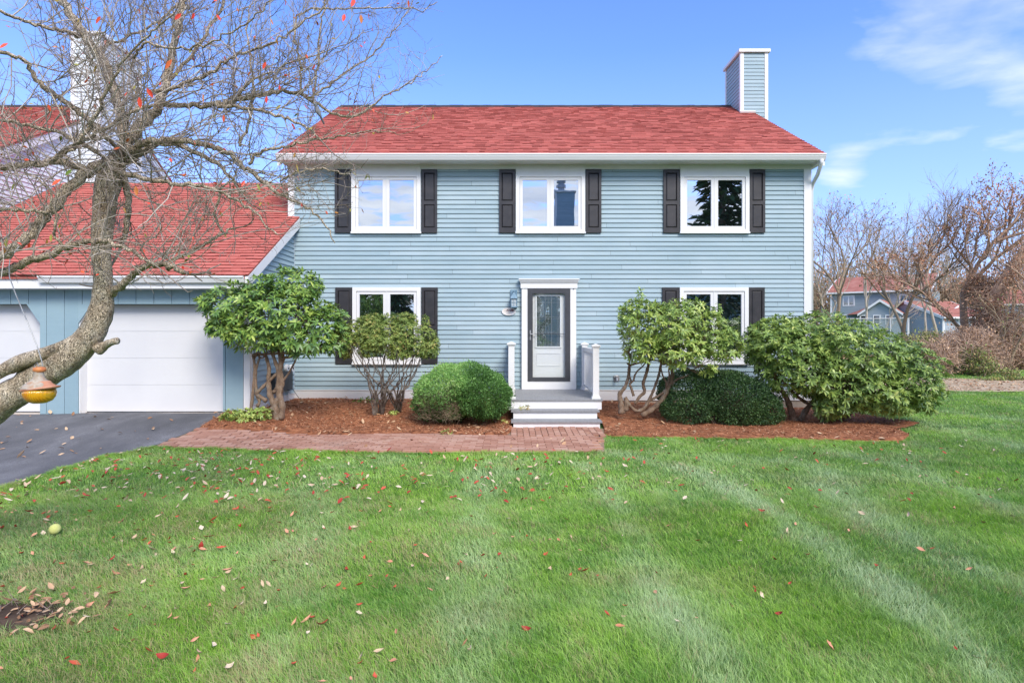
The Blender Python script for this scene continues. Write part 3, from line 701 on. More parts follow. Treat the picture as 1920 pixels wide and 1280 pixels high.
def loft(name, c1, c2, n, m, off, mat, bumpf=None, **kw):
    A, B = resample(c1, n), resample(c2, n); V = []
    for j in range(m):
        t = j/(m-1); P = A*(1-t)+B*t; z = zg(P[:, 0], P[:, 1])+off
        if bumpf is not None: z = z+bumpf(P[:, 0], P[:, 1], t)
        V.append(np.c_[P, z])
    V = np.vstack(V); I = np.arange(n*m).reshape(m, n)
    Q = np.stack([I[:-1, :-1], I[:-1, 1:], I[1:, 1:], I[1:, :-1]], -1).reshape(-1, 4)
    o = obj(name, V, Q, mat, None, None, smooth=True); tag(o, **kw); return o
g2 = lambda x, y: tuple(gp(x, y)[:2])
# lawn sheet (fine near, coarse far) reaching the horizon
xsn = np.unique(np.r_[np.linspace(-400, -30, 20), np.linspace(-30, 30, 121), np.linspace(30, 400, 20)])
ysn = np.unique(np.r_[np.linspace(-120, -6, 20), np.linspace(-6, 26, 107), np.linspace(26, 90, 33), np.linspace(90, 600, 18)])
gxx, gyy = np.meshgrid(xsn, ysn); V = np.c_[gxx.ravel(), gyy.ravel(), zg(gxx.ravel(), gyy.ravel())]
V[:, 2] = np.where(V[:, 1] > 90, zg(0, 90), V[:, 2])-.012
I = np.arange(V.shape[0]).reshape(gxx.shape)
Q = np.stack([I[:-1, :-1], I[:-1, 1:], I[1:, 1:], I[1:, :-1]], -1).reshape(-1, 4)
tag(obj('lawn', V, Q, M['lawn'], None, (0, 0, 0), smooth=True), kind='structure')
# driveway
d_edge = [(gx(424), GY+.02), g2(405, 786), g2(372, 801), g2(330, 820), g2(285, 838), g2(245, 848), g2(200, 857), g2(110, 884), g2(0, 917), g2(-140, 972), g2(-420, 1090), g2(-900, 1280)]
d_far = [(gx(424)-.01, GY+.05), (-6.5, GY+.05), (-8, GY+.05), (-10, GY+.05), (-13, GY+.05), (-17, GY+.05), (-17, 9), (-17, 6), (-17, 4), (-17, 3)]
loft('driveway', d_edge, d_far, 60, 30, .012, M['asphalt'], kind='structure')
drv_poly = d_edge+[(-17, 3), (-17, GY)]
# bed and path outlines
pb = [g2(372, 801), g2(411, 806.5), g2(520, 812), g2(700, 815), g2(859, 817), g2(948, 818)]
pf = [g2(285, 838), g2(400, 842), g2(520, 846), g2(700, 849), g2(850, 850), g2(1000, 850), g2(1133, 848)]
pathL = pf+[g2(1133, 812), (1.66, 10.62), (-.02, 10.62)]+pb[::-1]
path_out = np.array(pathL)
bedL_near = [(gx(424), GY-.02), g2(405, 786)]+pb+[(-.0, 10.4), (.0, 10.6)]
bedL_far = [(SX+.02, GY), (SX+.02, 11.5), (SX+.02, WY), (-3, WY), (-1.5, WY), (.0, WY)]
chipb = lambda X, Y, t: .03*vnoise(X, Y, 1.7, 3)+.018*vnoise(X, Y, 6, 4)
edgef = lambda f: (lambda X, Y, t: (chipb(X, Y, t)+.02)*min(1, t*12+.15)-.006)
loft('mulch_bed', bedL_near, bedL_far, 150, 70, .012, M['mulch'], edgef(0), kind='structure')
bedR_near = [(1.66, 10.7), g2(1133, 815), g2(1150, 821), g2(1230, 822), g2(1300, 822.5), g2(1400, 824), g2(1500, 826), g2(1600, 829), g2(1660, 829.5), g2(1692, 827), g2(1704, 820)]
bedR_far = [(1.66, WY), (4, WY), (6.0, WY), (6.75, WY), (7.1, 12.6), (7.5, 11.6), (7.6, 11.0), g2(1655, 800), g2(1690, 812), g2(1705, 818)]
loft('mulch_bed', bedR_near, bedR_far, 150, 60, .012, M['mulch'], edgef(0), kind='structure')
bedL_poly = bedL_near+bedL_far[::-1]; bedR_poly = bedR_near+bedR_far[::-1]
# path: joint sand + bricks
loft('brick_path', pf[:-1]+[g2(1133, 848)], pb+[(0, 10.6), (1.66, 10.6)], 90, 12, .006, M['sand'], kind='structure')
mb = MB(); bw, bl = .105, .212
y = 8.3; row = 0
while y < 10.62:
    x = -6.8+(row % 2)*bl/2
    while x < 1.9:
        cx_, cy_ = x+bl/2, y+bw/2
        if cx_ < .1 or True:
            yy = cy_+.006*math.sin(cx_*3)
            ok = pip(path_out, np.array([cx_-.08, cx_+.08, cx_]), np.array([cy_, cy_, cy_-.04]))
            if ok.all() and not (cx_ > -.05 and cy_ > 9.72):
                z = float(zg(cx_, cy_))+.026+random.uniform(-.003, .003)+.008*vnoise(np.array([cx_]), np.array([cy_]), .8, 9)[0]
                a = random.uniform(-.015, .015); hx, hy = bl/2-.005, bw/2-.005
                tl = random.uniform(-.003, .003)
                mb.obox((cx_, yy, z-.02), (hx*math.cos(a), hx*math.sin(a), tl), (-hy*math.sin(a), hy*math.cos(a), (float(zg(cx_, cy_+.05))-float(zg(cx_, cy_-.05)))*10*hy), (0, 0, .024), r=random.random())
        x += bl
    y += bw; row += 1
# bricks laid lengthwise in front of the steps
x = -.02; c = 0
while x < 1.55:
    y = 9.72-(c % 2)*.1
    while y < 10.6:
        cx_, cy_ = x+bw/2, y+bl/2
        if cy_-.1 > 9.72:
            z = float(zg(cx_, cy_))+.028+random.uniform(-.003, .003)
            mb.obox((cx_, cy_, z-.02), (bw/2-.005, 0, 0), (0, bl/2-.005, 0), (0, 0, .024), r=random.random())
        y += bl
    x += bw; c += 1
o = mb.build('path_bricks', M['brick'], None, org=(0, 9, -.2)); tag(o, kind='structure')
# scatter helper: oriented small faces ------------------------------------
def scatter_flakes(P, L_, W_, yaw, tilt, lift=0., n_=None):
    """flat diamond-ish flakes centred at P with length/width; returns V,Q"""
    n = len(P); c, s = np.cos(yaw), np.sin(yaw); ct, st = np.cos(tilt), np.sin(tilt)
    ax = np.stack([c*ct, s*ct, st], 1)*L_[:, None]/2; ay = np.stack([-s, c, np.zeros(n)], 1)*W_[:, None]/2
    V = np.stack([P-ax-ay*.6, P-ax*.5+ay, P+ax+ay*.5, P+ax*.6-ay], 1).reshape(-1, 3)
    return V, np.arange(4*n).reshape(n, 4)
def bed_points(poly, n):
    P = np.array(poly); lo, hi = P.min(0), P.max(0); x = rng.uniform(lo[0], hi[0], n*3); y = rng.uniform(lo[1], hi[1], n*3)
    k = pip(P, x, y); return x[k][:n], y[k][:n]
for poly, n in ((bedL_poly, 16000), (bedR_poly, 15000)):
    x, y = bed_points(poly, n); n = len(x)
    z = zg(x, y)+.012+.03*vnoise(x, y, 1.7, 3)+.018*vnoise(x, y, 6, 4)+.02
    P = np.c_[x, y, z+rng.uniform(-.002, .012, n)]
    V, Q = scatter_flakes(P, rng.uniform(.02, .065, n), rng.uniform(.006, .018, n), rng.uniform(0, 6.28, n), rng.normal(0, .3, n))
    o = obj('mulch_chips', V, Q, M['chips'], None, rnd=np.repeat(rng.random(n)**1.2, 4)); tag(o, kind='stuff', label='loose red bark mulch chips over the planting bed')

def leaf_batch(base, direc, up, Ln, Wd, droop):
    """elliptic 6-face leaves. base,direc,up (n,3)"""
    n = len(base); d = direc/np.linalg.norm(direc, axis=1)[:, None]
    s = np.cross(d, up); s /= np.linalg.norm(s, axis=1)[:, None]+1e-9; u = np.cross(s, d)
    ts = (0, .35, .72, 1.); ws = (.15, 1., .85, .0); V = []
    for t, w in zip(ts, ws):
        c = base+d*(Ln*t)[:, None]-np.array((0, 0, 1.))*(droop*Ln*t*t)[:, None]
        if w > 0:
            V += [c-s*(Wd*w/2)[:, None]+u*(Wd*w*.12)[:, None], c, c+s*(Wd*w/2)[:, None]+u*(Wd*w*.12)[:, None]]
        else: V += [c]
    V = np.stack(V, 1); k = np.arange(n)[:, None]*10
    Q = np.concatenate([k+np.array(q) for q in ((0,1,4,3), (1,2,5,4), (3,4,7,6), (4,5,8,7))])
    T = np.concatenate([k+np.array(q) for q in ((6,7,9), (7,8,9))])
    return V.reshape(-1, 3), Q, T
def litter(P, l0, l1, wr):
    n = len(P); a = rng.uniform(0, 6.28, n); d = np.c_[np.cos(a), np.sin(a), rng.normal(0.05, .25, n)]
    up = np.c_[rng.normal(0, .35, n), rng.normal(0, .35, n), np.ones(n)]; L_ = rng.uniform(l0, l1, n)
    return leaf_batch(P, d, up, L_, L_*wr*rng.uniform(.7, 1.2, n), rng.uniform(-.5, .6, n))
# leaves -------------------------------------------------------------------
def leaf_mesh(seed, mat, Ln=.062, Wd=.026):
    r = random.Random(seed); n = 6; V = []
    curl, fold, tw = r.uniform(.3, 1.8), r.uniform(.2, .9), r.uniform(-1., 1.)
    for i in range(n+1):
        t = i/n; w = Wd*math.sin(math.pi*min(1, t*.93+.04))**r.uniform(.9, 1.7)*(1+r.uniform(-.18, .18))*(1 if t < .99 else .05); x = (t-.5)*Ln
        z = curl*Ln*.35*((t-.5)**2)*2; a = tw*(t-.5)
        for sd in (-1, 0, 1):
            V.append((x, sd*w*.5*math.cos(a), z+abs(sd)*w*.5*fold+sd*w*.5*math.sin(a)))
    Q = [(i*3+j, i*3+j+1, (i+1)*3+j+1, (i+1)*3+j) for i in range(n) for j in (0, 1)]
    me = mesh_from(np.array(V), np.array(Q), mat, rnd=np.full(len(V), r.random()), smooth=True, name='fallen_leaf'); return me
LK = {'redleaf': ('red curled leaf fallen on the mown lawn', 'red fallen leaves on the lawn'),
      'pinkleaf': ('faded pinkish leaf fallen on the mown lawn', 'pinkish fallen leaves on the lawn'),
      'tanleaf': ('pale tan leaf fallen on the mown lawn', 'pale tan fallen leaves on the lawn')}
lmesh = {k: [leaf_mesh(i+len(k)*10, M[k], random.uniform(.046, .074), random.uniform(.020, .035)) for i in range(8)] for k in LK}
def in_hard(x, y):
    return pip(drv_poly, x, y) | pip(path_out, x, y) | pip(bedL_poly, x, y) | pip(bedR_poly, x, y)
cnt = 0; far_pts = []
while cnt < 300 or len(far_pts) < 820:
    D = random.uniform(2.75, 9.5)**1; X_ = random.uniform(-.92, .92)*D
    dens = .16+.84*(1-sstep(-.45, .35, X_/D)); dens *= (D/9.5)*1.3*(.3+1.4*float(vnoise(np.array([X_]), np.array([D]), 1.3, 77)[0]))
    if random.random() > dens: continue
    if in_hard(np.array([X_]), np.array([D]))[0]: continue
    if D < 5.9:
        if cnt >= 300: continue
        k = random.choices(list(LK), (.4, .33, .27))[0]
        o = bpy.data.objects.new('fallen_leaf', random.choice(lmesh[k])); COL.objects.link(o)
        s = random.uniform(.6, 1.25)
        o.location = (X_, D, float(zg(X_, D))+random.uniform(.014, .036)); o.rotation_euler = (random.gauss(0, .45), random.gauss(0, .4), random.uniform(0, 6.28)); o.scale = (s, s, s)
        tag(o, LK[k][0], 'leaf', LK[k][1]); cnt += 1
    elif len(far_pts) < 820: far_pts.append((X_, D))
fp = np.array(far_pts); n = len(fp)
for nm, mat, lab in (('a', 'redleaf', 'distant red leaf litter on the lawn towards the house'), ('b', 'tanleaf', 'distant pale leaf litter on the lawn towards the house')):
    k = rng.random(n) < .5 if nm == 'a' else ~k
    Pn = fp[k]; m = len(Pn); P = np.c_[Pn, zg(Pn[:, 0], Pn[:, 1])+.045]
    V, Q, T = litter(P, .05, .08, .45)
    o = obj('leaf_litter', V, [Q, T], M[mat], None, rnd=np.repeat(rng.random(m), 10)); tag(o, lab, kind='stuff')
# dead leaves on mulch, path and drive
xs_, ys_ = [], []
for poly, n in ((bedL_poly, 330), (bedR_poly, 170), (pathL, 60), (drv_poly, 240)):
    x, y = bed_points(poly, n*4)
    if poly is drv_poly: w = (y > 8.2) & (x > -9); x, y = x[w], y[w]; n = 60
    xs_.append(x[:n]); ys_.append(y[:n])
x, y = np.concatenate(xs_), np.concatenate(ys_); n = len(x)
P = np.c_[x, y, zg(x, y)+.055]; P[:, 2] -= np.where(pip(drv_poly, x, y) | pip(path_out, x, y), .03, 0)
V, Q, T = litter(P, .05, .11, .5)
o = obj('dry_leaves', V, [Q, T], M['brownleaf'], None, rnd=np.repeat(rng.random(n), 10)); tag(o, 'dry brown leaves scattered over mulch, brick path and driveway', kind='stuff')

# grass --------------------------------------------------------------------
def pxline(pts): return np.array([g2(*p) for p in pts])
STR = [(pxline([(1080, 870), (1130, 900), (1180, 1000), (1240, 1110), (1290, 1190), (1350, 1279)]), .18, .7),
       (pxline([(1150, 850), (1290, 880), (1370, 920), (1480, 980), (1600, 1060), (1740, 1160), (1900, 1278)]), .20, 1.0),
       (pxline([(1540, 890), (1570, 930), (1650, 985), (1780, 1050), (1919, 1110)]), .28, .8),
       (pxline([(1560, 845), (1680, 870), (1800, 915), (1919, 965)]), .22, .7),
       (pxline([(905, 870), (900, 950), (890, 1080), (870, 1278)]), .26, .6),
       (pxline([(620, 880), (590, 980), (540, 1100), (480, 1278)]), .3, .4),
       (pxline([(1700, 790), (1800, 812), (1919, 840)]), .4, .6),
       (pxline([(1740, 765), (1850, 780), (1919, 790)]), .5, .6),
       (pxline([(1240, 850), (1500, 870), (1760, 905)]), .35, .5)]
def stripe(x, y):
    t = np.zeros(len(x)); ax = np.zeros(len(x)); ay = np.zeros(len(x))
    for L_, w, s in STR:
        best = np.full(len(x), 9.); 
        for a, b in zip(L_[:-1], L_[1:]):
            d = b-a; u = np.clip(((x-a[0])*d[0]+(y-a[1])*d[1])/(d@d), 0, 1)
            best = np.minimum(best, np.hypot(x-a[0]-u*d[0], y-a[1]-u*d[1]))
        k = s*np.exp(-(best/w)**2); t = np.maximum(t, k)
    return t
def blades(x, y, h, w, seed):
    r = np.random.default_rng(seed); n = len(x)
    st = stripe(x+.12*(vnoise(x, y, 2.2, 41)-.5), y+.12*(vnoise(x, y, 2.5, 42)-.5))*(.35+.8*vnoise(x, y, 3, 21)+.5*vnoise(x, y, 12, 22)); big = vnoise(x, y, 1.1, 5)*.45+vnoise(x, y, 3.1, 6)*.3+vnoise(x, y, 17, 7)*.25
    tint = np.clip(.62*st+.95*(big-.45)+r.normal(0, .12, n)+.05, 0, 1)  # mower stripes tinted paler: light off bent blades put into the colour
    leftish = sstep(.3, -1.8, x)*sstep(7.5, 4.2, y)
    dry = np.clip((r.random(n) < .04+.75*leftish*vnoise(x, y, 2.3, 8)**1.3+.25*sstep(.62, .85, vnoise(x, y, 5, 88)))*r.uniform(.4, 1, n)+.35*sstep(.72, .9, vnoise(x, y, 1.9, 12))*r.random(n), 0, 1)
    yaw = r.uniform(0, 2*math.pi, n); ang = vnoise(x, y, .9, 10)*6.3
    lean = r.uniform(.25, 1.7, n)
    dx = np.cos(yaw)*lean+.45*np.cos(ang)+.3*st; dy = np.sin(yaw)*lean+.45*np.sin(ang)+.5*st
    nr = np.hypot(dx, dy)+1e-6; hh = h*r.uniform(.5, 1.15, n)*(.55+.45*vnoise(x, y, 4, 11)+.5*vnoise(x, y, 15, 13))
    tl = np.clip(nr, .1, 1.5)
    ux, uy = dx/nr, dy/nr
    z = zg(x, y)-.014
    B = np.c_[x, y, z]; Tn = np.c_[ux*tl*.75, uy*tl*.75, np.ones(n)*.9]
    side = np.c_[-uy, ux, np.zeros(n)]*(w*r.uniform(.7, 1.3, n))[:, None]/2
    # random facing of the blade width
    f = r.uniform(-1, 1, n); side = side*np.abs(f)[:, None]+np.c_[ux, uy, np.zeros(n)]*(w*(1-np.abs(f))/2)[:, None]
    m = B+np.c_[ux*tl*.25, uy*tl*.25, np.ones(n)*.6]*hh[:, None]; tp = B+Tn*hh[:, None]
    V = np.stack([B-side, B+side, m+side*.8, m-side*.8, tp], 1).reshape(-1, 3)
    k = np.arange(n)*5
    Q = np.stack([k, k+1, k+2, k+3], 1); T = np.stack([k+3, k+2, k+4], 1)
    return V, Q, T, np.repeat(np.clip(.9*r.random(n)**1.3+1.0*(vnoise(x, y, 21, 51)*.5+vnoise(x, y, 8, 52)*.5)-.42, 0, 1), 5), np.repeat(tint, 5), np.repeat(dry, 5)
def zone(d0, d1, dens, h, w, xm=1.0, seed=0):
    area = (d1-d0)*(d1+d0)*xm+2*(d1-d0)
    n = int(area*dens); y = np.sqrt(rng.uniform(d0**2, d1**2, n)); x = rng.uniform(-1, 1, n)*(y*xm+.6)
    k = ~in_hard(x, y) & ~((y > WY-.05) & (x < XR+.05)) & ~((x > -4.9) & (x < 6.7) & (y > 11.5))
    # bare soil hollow bottom left
    c = DIRT; k &= np.hypot((x-c[0])/.34, (y-c[1])/.18) > .75+.4*rng.random(n)
    return blades(x[k], y[k], h, w, seed)
DIRT = gp(8, 1160)
Vs, Qs, Ts, R1, R2, R3 = [], [], [], [], [], []; nn = 0
for i, a in enumerate([(2.5, 4.2, 11000, .055, .0032, .93), (4.2, 6.5, 6500, .055, .0045, .93), (6.5, 10.5, 2600, .055, .0075, .95)]):
    V, Q, T, r1, r2, r3 = zone(*a, seed=i)
    Vs.append(V); Qs.append(Q+nn); Ts.append(T+nn); R1.append(r1); R2.append(r2); R3.append(r3); nn += len(V)
# right-hand lawn beyond
for (y0, y1, x0, x1, dens, w) in ((10.5, 17.4, 6.5, 19, 1100, .012), (21, 30, 10, 34, 220, .03)):
    n = int((y1-y0)*(x1-x0)*dens); x = rng.uniform(x0, x1, n); y = rng.uniform(y0, y1, n)
    k = ~in_hard(x, y) & ~((y > WY-.05) & (x < XR+.05)); V, Q, T, r1, r2, r3 = blades(x[k], y[k], .055, w, 9)
    Vs.append(V); Qs.append(Q+nn); Ts.append(T+nn); R1.append(r1); R2.append(r2); R3.append(r3); nn += len(V)
# longer tufts beside the driveway and bed edges
for c, n, sd in ((d_edge[4:9], 5200, 3), (pf, 6000, 4), (bedR_near[2:], 6000, 5)):
    P = resample(c, 400); i = rng.integers(0, 400, n); x = P[i, 0]+rng.normal(.0, .035, n); y = P[i, 1]-abs(rng.normal(.02, .03, n))
    V, Q, T, r1, r2, r3 = blades(x, y, .06, .006, sd)
    Vs.append(V); Qs.append(Q+nn); Ts.append(T+nn); R1.append(r1); R2.append(r2*.3); R3.append(r3); nn += len(V)
o = obj('grass', np.vstack(Vs), [np.vstack(Qs), np.vstack(Ts)], M['grass'], None, (0, 0, 0), rnd=np.concatenate(R1), extra={'tint': np.concatenate(R2), 'dry': np.concatenate(R3)})
tag(o, 'mown green lawn grass with pale mower stripes', kind='stuff')
del Vs, Qs, Ts
# weeds growing in the brick joints
wx, wy = bed_points(pathL, 26); xx, yy = [], []
for a, b in zip(wx, wy):
    m = random.randint(15, 40); xx += list(a+rng.normal(0, .05, m)); yy += list(b+rng.normal(0, .012, m))
V, Q, T, r1, r2, r3 = blades(np.array(xx), np.array(yy), .045, .006, 44)
tag(obj('joint_weeds', V, [Q, T], M['grass'], None, rnd=r1, extra={'tint': r2*.2, 'dry': r3}), 'tiny weeds sprouting from the brick path joints', kind='stuff')

# bare soil hollow
cx, cy = DIRT[0], DIRT[1]; n, m = 40, 14; V = []
for j in range(m):
    for i in range(n):
        a = 2*math.pi*i/n; rr = j/(m-1); x = cx+.4*rr*math.cos(a); y = cy+.24*rr*math.sin(a)
        z = float(zg(x, y))+.035*(1-rr**2)-.004+.03*(noise.noise((x*9, y*9, 0)))*(1-rr)
        V.append((x, y, z))
Q = [(j*n+i, j*n+(i+1) % n, (j+1)*n+(i+1) % n, (j+1)*n+i) for j in range(m-1) for i in range(n)]
o = obj('bare_soil', V, np.array(Q), M['dirt'], None, smooth=True); tag(o, kind='structure')
r = rng; n = 170; a = r.uniform(0, 6.28, n); q = np.sqrt(r.random(n)); P = np.c_[cx+.62*q*np.cos(a), cy+.34*q*np.sin(a), np.zeros(n)]; P[:, 2] = zg(P[:, 0], P[:, 1])+.045
V, Q, T = litter(P, .035, .07, .45)
tag(obj('leaf_litter', V, [Q, T], M['brownleaf'], None, rnd=np.repeat(r.random(n)**1.8, 10)), 'brown leaf litter heaped around the bare soil patch', kind='stuff')
# roots / twigs in the hollow
mb = MB()
for i in range(26):
    a = random.uniform(0, 6.28); q = random.uniform(0, .4); x, y = cx+q*math.cos(a)-.05, cy+.5*q*math.sin(a)+.03; z = float(zg(x, y))+.02; b = random.uniform(0, 6.28); l = random.uniform(.04, .12)
    mb.tube([(x, y, z), (x+l*.5*math.cos(b), y+l*.5*math.sin(b), z+.03), (x+l*math.cos(b), y+l*math.sin(b), z+random.uniform(0, .1))], (.004, .003, .0015), 4)
tag(mb.build('dead_twigs', M['twig'], None), 'dead twigs and roots poking out of the bare soil', kind='stuff')
# ball
p = gp(103, 1002); mb = MB(); mb.lathe((p[0], p[1], p[2]+.0), [(.045*math.sin(t), .05-.045*math.cos(t)) for t in np.linspace(.01, math.pi-.01, 14)], 20)
o = mb.build('ball', simple('yellow_ball', [(.3, (.52, .55, .16)), (.7, (.66, .66, .26))], .8, 20, .3, .4, 200), None, smooth=True); tag(o, 'pale yellow green ball lying in the grass at the left', 'ball')
# ============================== SHRUBS
def lobes_surface(lobes, n, inner=.35, seed=0):
    r = np.random.default_rng(seed); A = np.array(lobes, float); wgt = A[:, 3]*A[:, 5]+A[:, 3]*A[:, 4]+A[:, 4]*A[:, 5]; wgt /= wgt.sum()
    P = []; Nn = []
    while sum(map(len, P)) < n:
        m = n; i = r.choice(len(A), m, p=wgt); v = r.normal(size=(m, 3)); v /= np.linalg.norm(v, axis=1)[:, None]
        q = 1-np.abs(r.normal(0, inner*.5, m)); q *= 1+.10*np.sin(v[:, 0]*7+i)*np.sin(v[:, 2]*6+2*i)
        p = A[i, :3]+v*A[i, 3:6]*q[:, None]
        ins = np.zeros(m)
        for L_ in A: ins = np.maximum(ins, (np.linalg.norm((p-L_[:3])/L_[3:6], axis=1) < .72)*1)
        k = (ins < .5) | (r.random(m) < .22)
        P.append(p[k]); nv = v/A[i, 3:6]; nv /= np.linalg.norm(nv, axis=1)[:, None]; Nn.append(nv[k])
    return np.vstack(P)[:n], np.vstack(Nn)[:n]
def pl(x, y, D, rx, ry, rd):   # pixel lobe -> world ellipsoid
    c = U(x, y, D); return (*c, rx*D/F, rd, ry*D/F)
def rhodo_foliage(name, lobes, n, mat, parent, Ln=(.075, .12), per=8, seed=0, wr=.32, bright=.0, droop=.35):
    r = np.random.default_rng(seed); P, Nn = lobes_surface(lobes, n, .38, seed)
    ax = Nn*.8+np.array((0, 0, .65))+r.normal(0, .25, P.shape); ax /= np.linalg.norm(ax, axis=1)[:, None]
    t = np.cross(ax, r.normal(size=P.shape)); t /= np.linalg.norm(t, axis=1)[:, None]; b = np.cross(ax, t)
    Bs, Ds, Us, Ls, Ws, Dr, Rr = [], [], [], [], [], [], []
    young = r.random(n)
    sz = r.uniform(.75, 1.15, n)
    for j in range(per):
        a = 2*math.pi*j/per+r.normal(0, .25, n)+r.uniform(0, .2); el = r.normal(.28, .22, n)+(young > .86)*.5
        d = (t*np.cos(a)[:, None]+b*np.sin(a)[:, None])*np.cos(el)[:, None]+ax*np.sin(el)[:, None]
        keep = r.random(n) < .93
        Bs.append((P+d*.006)[keep]); Ds.append(d[keep]); Us.append(ax[keep]); L_ = r.uniform(*Ln, n)*sz; Ls.append(L_[keep]); Ws.append((L_*wr)[keep]); Dr.append(np.clip(r.normal(droop, .15, n), 0, 1)[keep])
        Rr.append(np.clip(.33+bright+.22*(young > .8)+r.normal(0, .13, n)+.10*(r.random(n) < .02)*4, 0, 1)[keep])
    V, Q, T = leaf_batch(*map(np.concatenate, (Bs, Ds, Us, Ls, Ws, Dr)))
    return obj(name, V, [Q, T], mat, parent, rnd=np.repeat(np.concatenate(Rr), 10), smooth=True), P, Nn
def wig(a, b, n=7, amp=.05, seed=None):
    a, b = np.array(a, float), np.array(b, float); t = np.linspace(0, 1, n); P = a+(b-a)*t[:, None]
    w = np.array([[random.gauss(0, amp) for _ in range(3)] for _ in range(n)]); w[0] = 0; w[-1] = 0
    w[1:-1] = (w[1:-1]+.5*w[:-2]+.5*w[2:])/1.6
    return P+w
def stems_px(mb, lines, D0, k=8):
    for L_ in lines:
        P = [U(x, y, D0+(q[0] if q else 0)) for x, y, rr, *q in L_]; R = [p[2]*.62*D0/F for p in L_]
        n = max(8, len(L_)*5); Pr = resample(P, n); tt = np.linspace(0, len(L_)-1, n)
        # smooth
        for _ in range(2): Pr[1:-1] = (Pr[:-2]+2*Pr[1:-1]+Pr[2:])/4
        Rr = np.interp(tt, range(len(L_)), R)*(1+.12*np.sin(np.arange(n)*1.7))
        mb.tube(Pr, Rr, k)
def shrub_twigs(mb, P, starts, every, r0=.006, amp=.04):
    for p in P[::every]:
        s = starts[np.argmin(np.linalg.norm(starts-p, axis=1)+np.array([random.uniform(0, .4) for _ in starts]))]
        mb.tube(wig(s, p, 6, amp), np.linspace(r0, .0025, 6), 4, cap=False)

def rhodo(name, base_px, lobes, nros, mat, lines, D, label, seed, hubs, cat='shrub', **kw):
    root = empty(name, tuple(gp(*base_px)), label, cat)
    ob, P, Nn = rhodo_foliage('foliage', lobes, nros, mat, root, seed=seed, **kw)
    mb = MB(); stems_px(mb, lines, D)
    H = np.array([U(*h) for h in hubs])
    for L_ in lines:
        e = U(L_[-1][0], L_[-1][1], D); o_ = np.argsort(np.linalg.norm(H-e, axis=1))[:2]
        for q in o_: mb.tube(wig(e, H[q], 7, .03), np.linspace(L_[-1][2]*.6*D/F, .009, 7), 6, cap=False)
    shrub_twigs(mb, P, np.array([U(*h) for h in hubs]), max(1, nros//150)); mb.build('stem', M['stem'], root, smooth=True)
    return root
D = 10.45
rhodo('rhododendron', (520, 783), [pl(520, 590, 10.4, 88, 58, .55), pl(440, 572, 10.35, 58, 42, .42), pl(545, 540, 10.5, 56, 38, .4), pl(530, 522, 10.5, 22, 20, .2), pl(585, 535, 10.5, 20, 20, .2), pl(485, 545, 10.4, 40, 30, .3), pl(400, 565, 10.3, 30, 14, .2), pl(410, 615, 10.3, 24, 16, .2), pl(628, 630, 10.5, 24, 30, .3), pl(600, 615, 10.5, 44, 46, .45), pl(480, 615, 10.3, 62, 44, .45), pl(570, 640, 10.35, 60, 26, .4), pl(430, 606, 10.3, 34, 26, .3), pl(618, 600, 10.6, 30, 30, .35)],
      1350, M['rhodo'], [
      [(520, 790, 13), (516, 760, 12), (506, 742, 9), (503, 715, 7), (505, 690, 6), (498, 665, 5)],
      [(512, 770, 12), (525, 740, 8), (528, 712, 8), (520, 690, 6), (510, 660, 5)],
      [(526, 785, 11), (530, 760, 10), (522, 735, 9), (524, 700, 8), (530, 660, 6)],
      [(500, 752, 7), (486, 742, 6), (478, 740, 5), (500, 718, 5), (520, 700, 5), (533, 670, 5)],
      [(468, 778, 5), (473, 750, 5), (476, 715, 4.5), (478, 690, 4.5), (475, 665, 4)],
      [(482, 762, 5), (488, 752, 5), (481, 742, 4.5), (479, 710, 4), (480, 690, 4), (487, 670, 3)],
      [(512, 735, 6), (532, 724, 4.5), (530, 710, 4), (525, 680, 4.5), (523, 660, 4)],
      [(516, 730, 5), (526, 720, 4), (540, 702, 3), (552, 680, 3), (560, 660, 3)]], D,
      'large dark green rhododendron with bare brown trunks at the garage corner', 11, [(480, 668, 10.4), (500, 660, 10.4), (525, 660, 10.4), (560, 655, 10.5), (500, 620, 10.4), (560, 610, 10.5), (450, 600, 10.4)], Ln=(.075, .125), droop=.22, bright=.09)
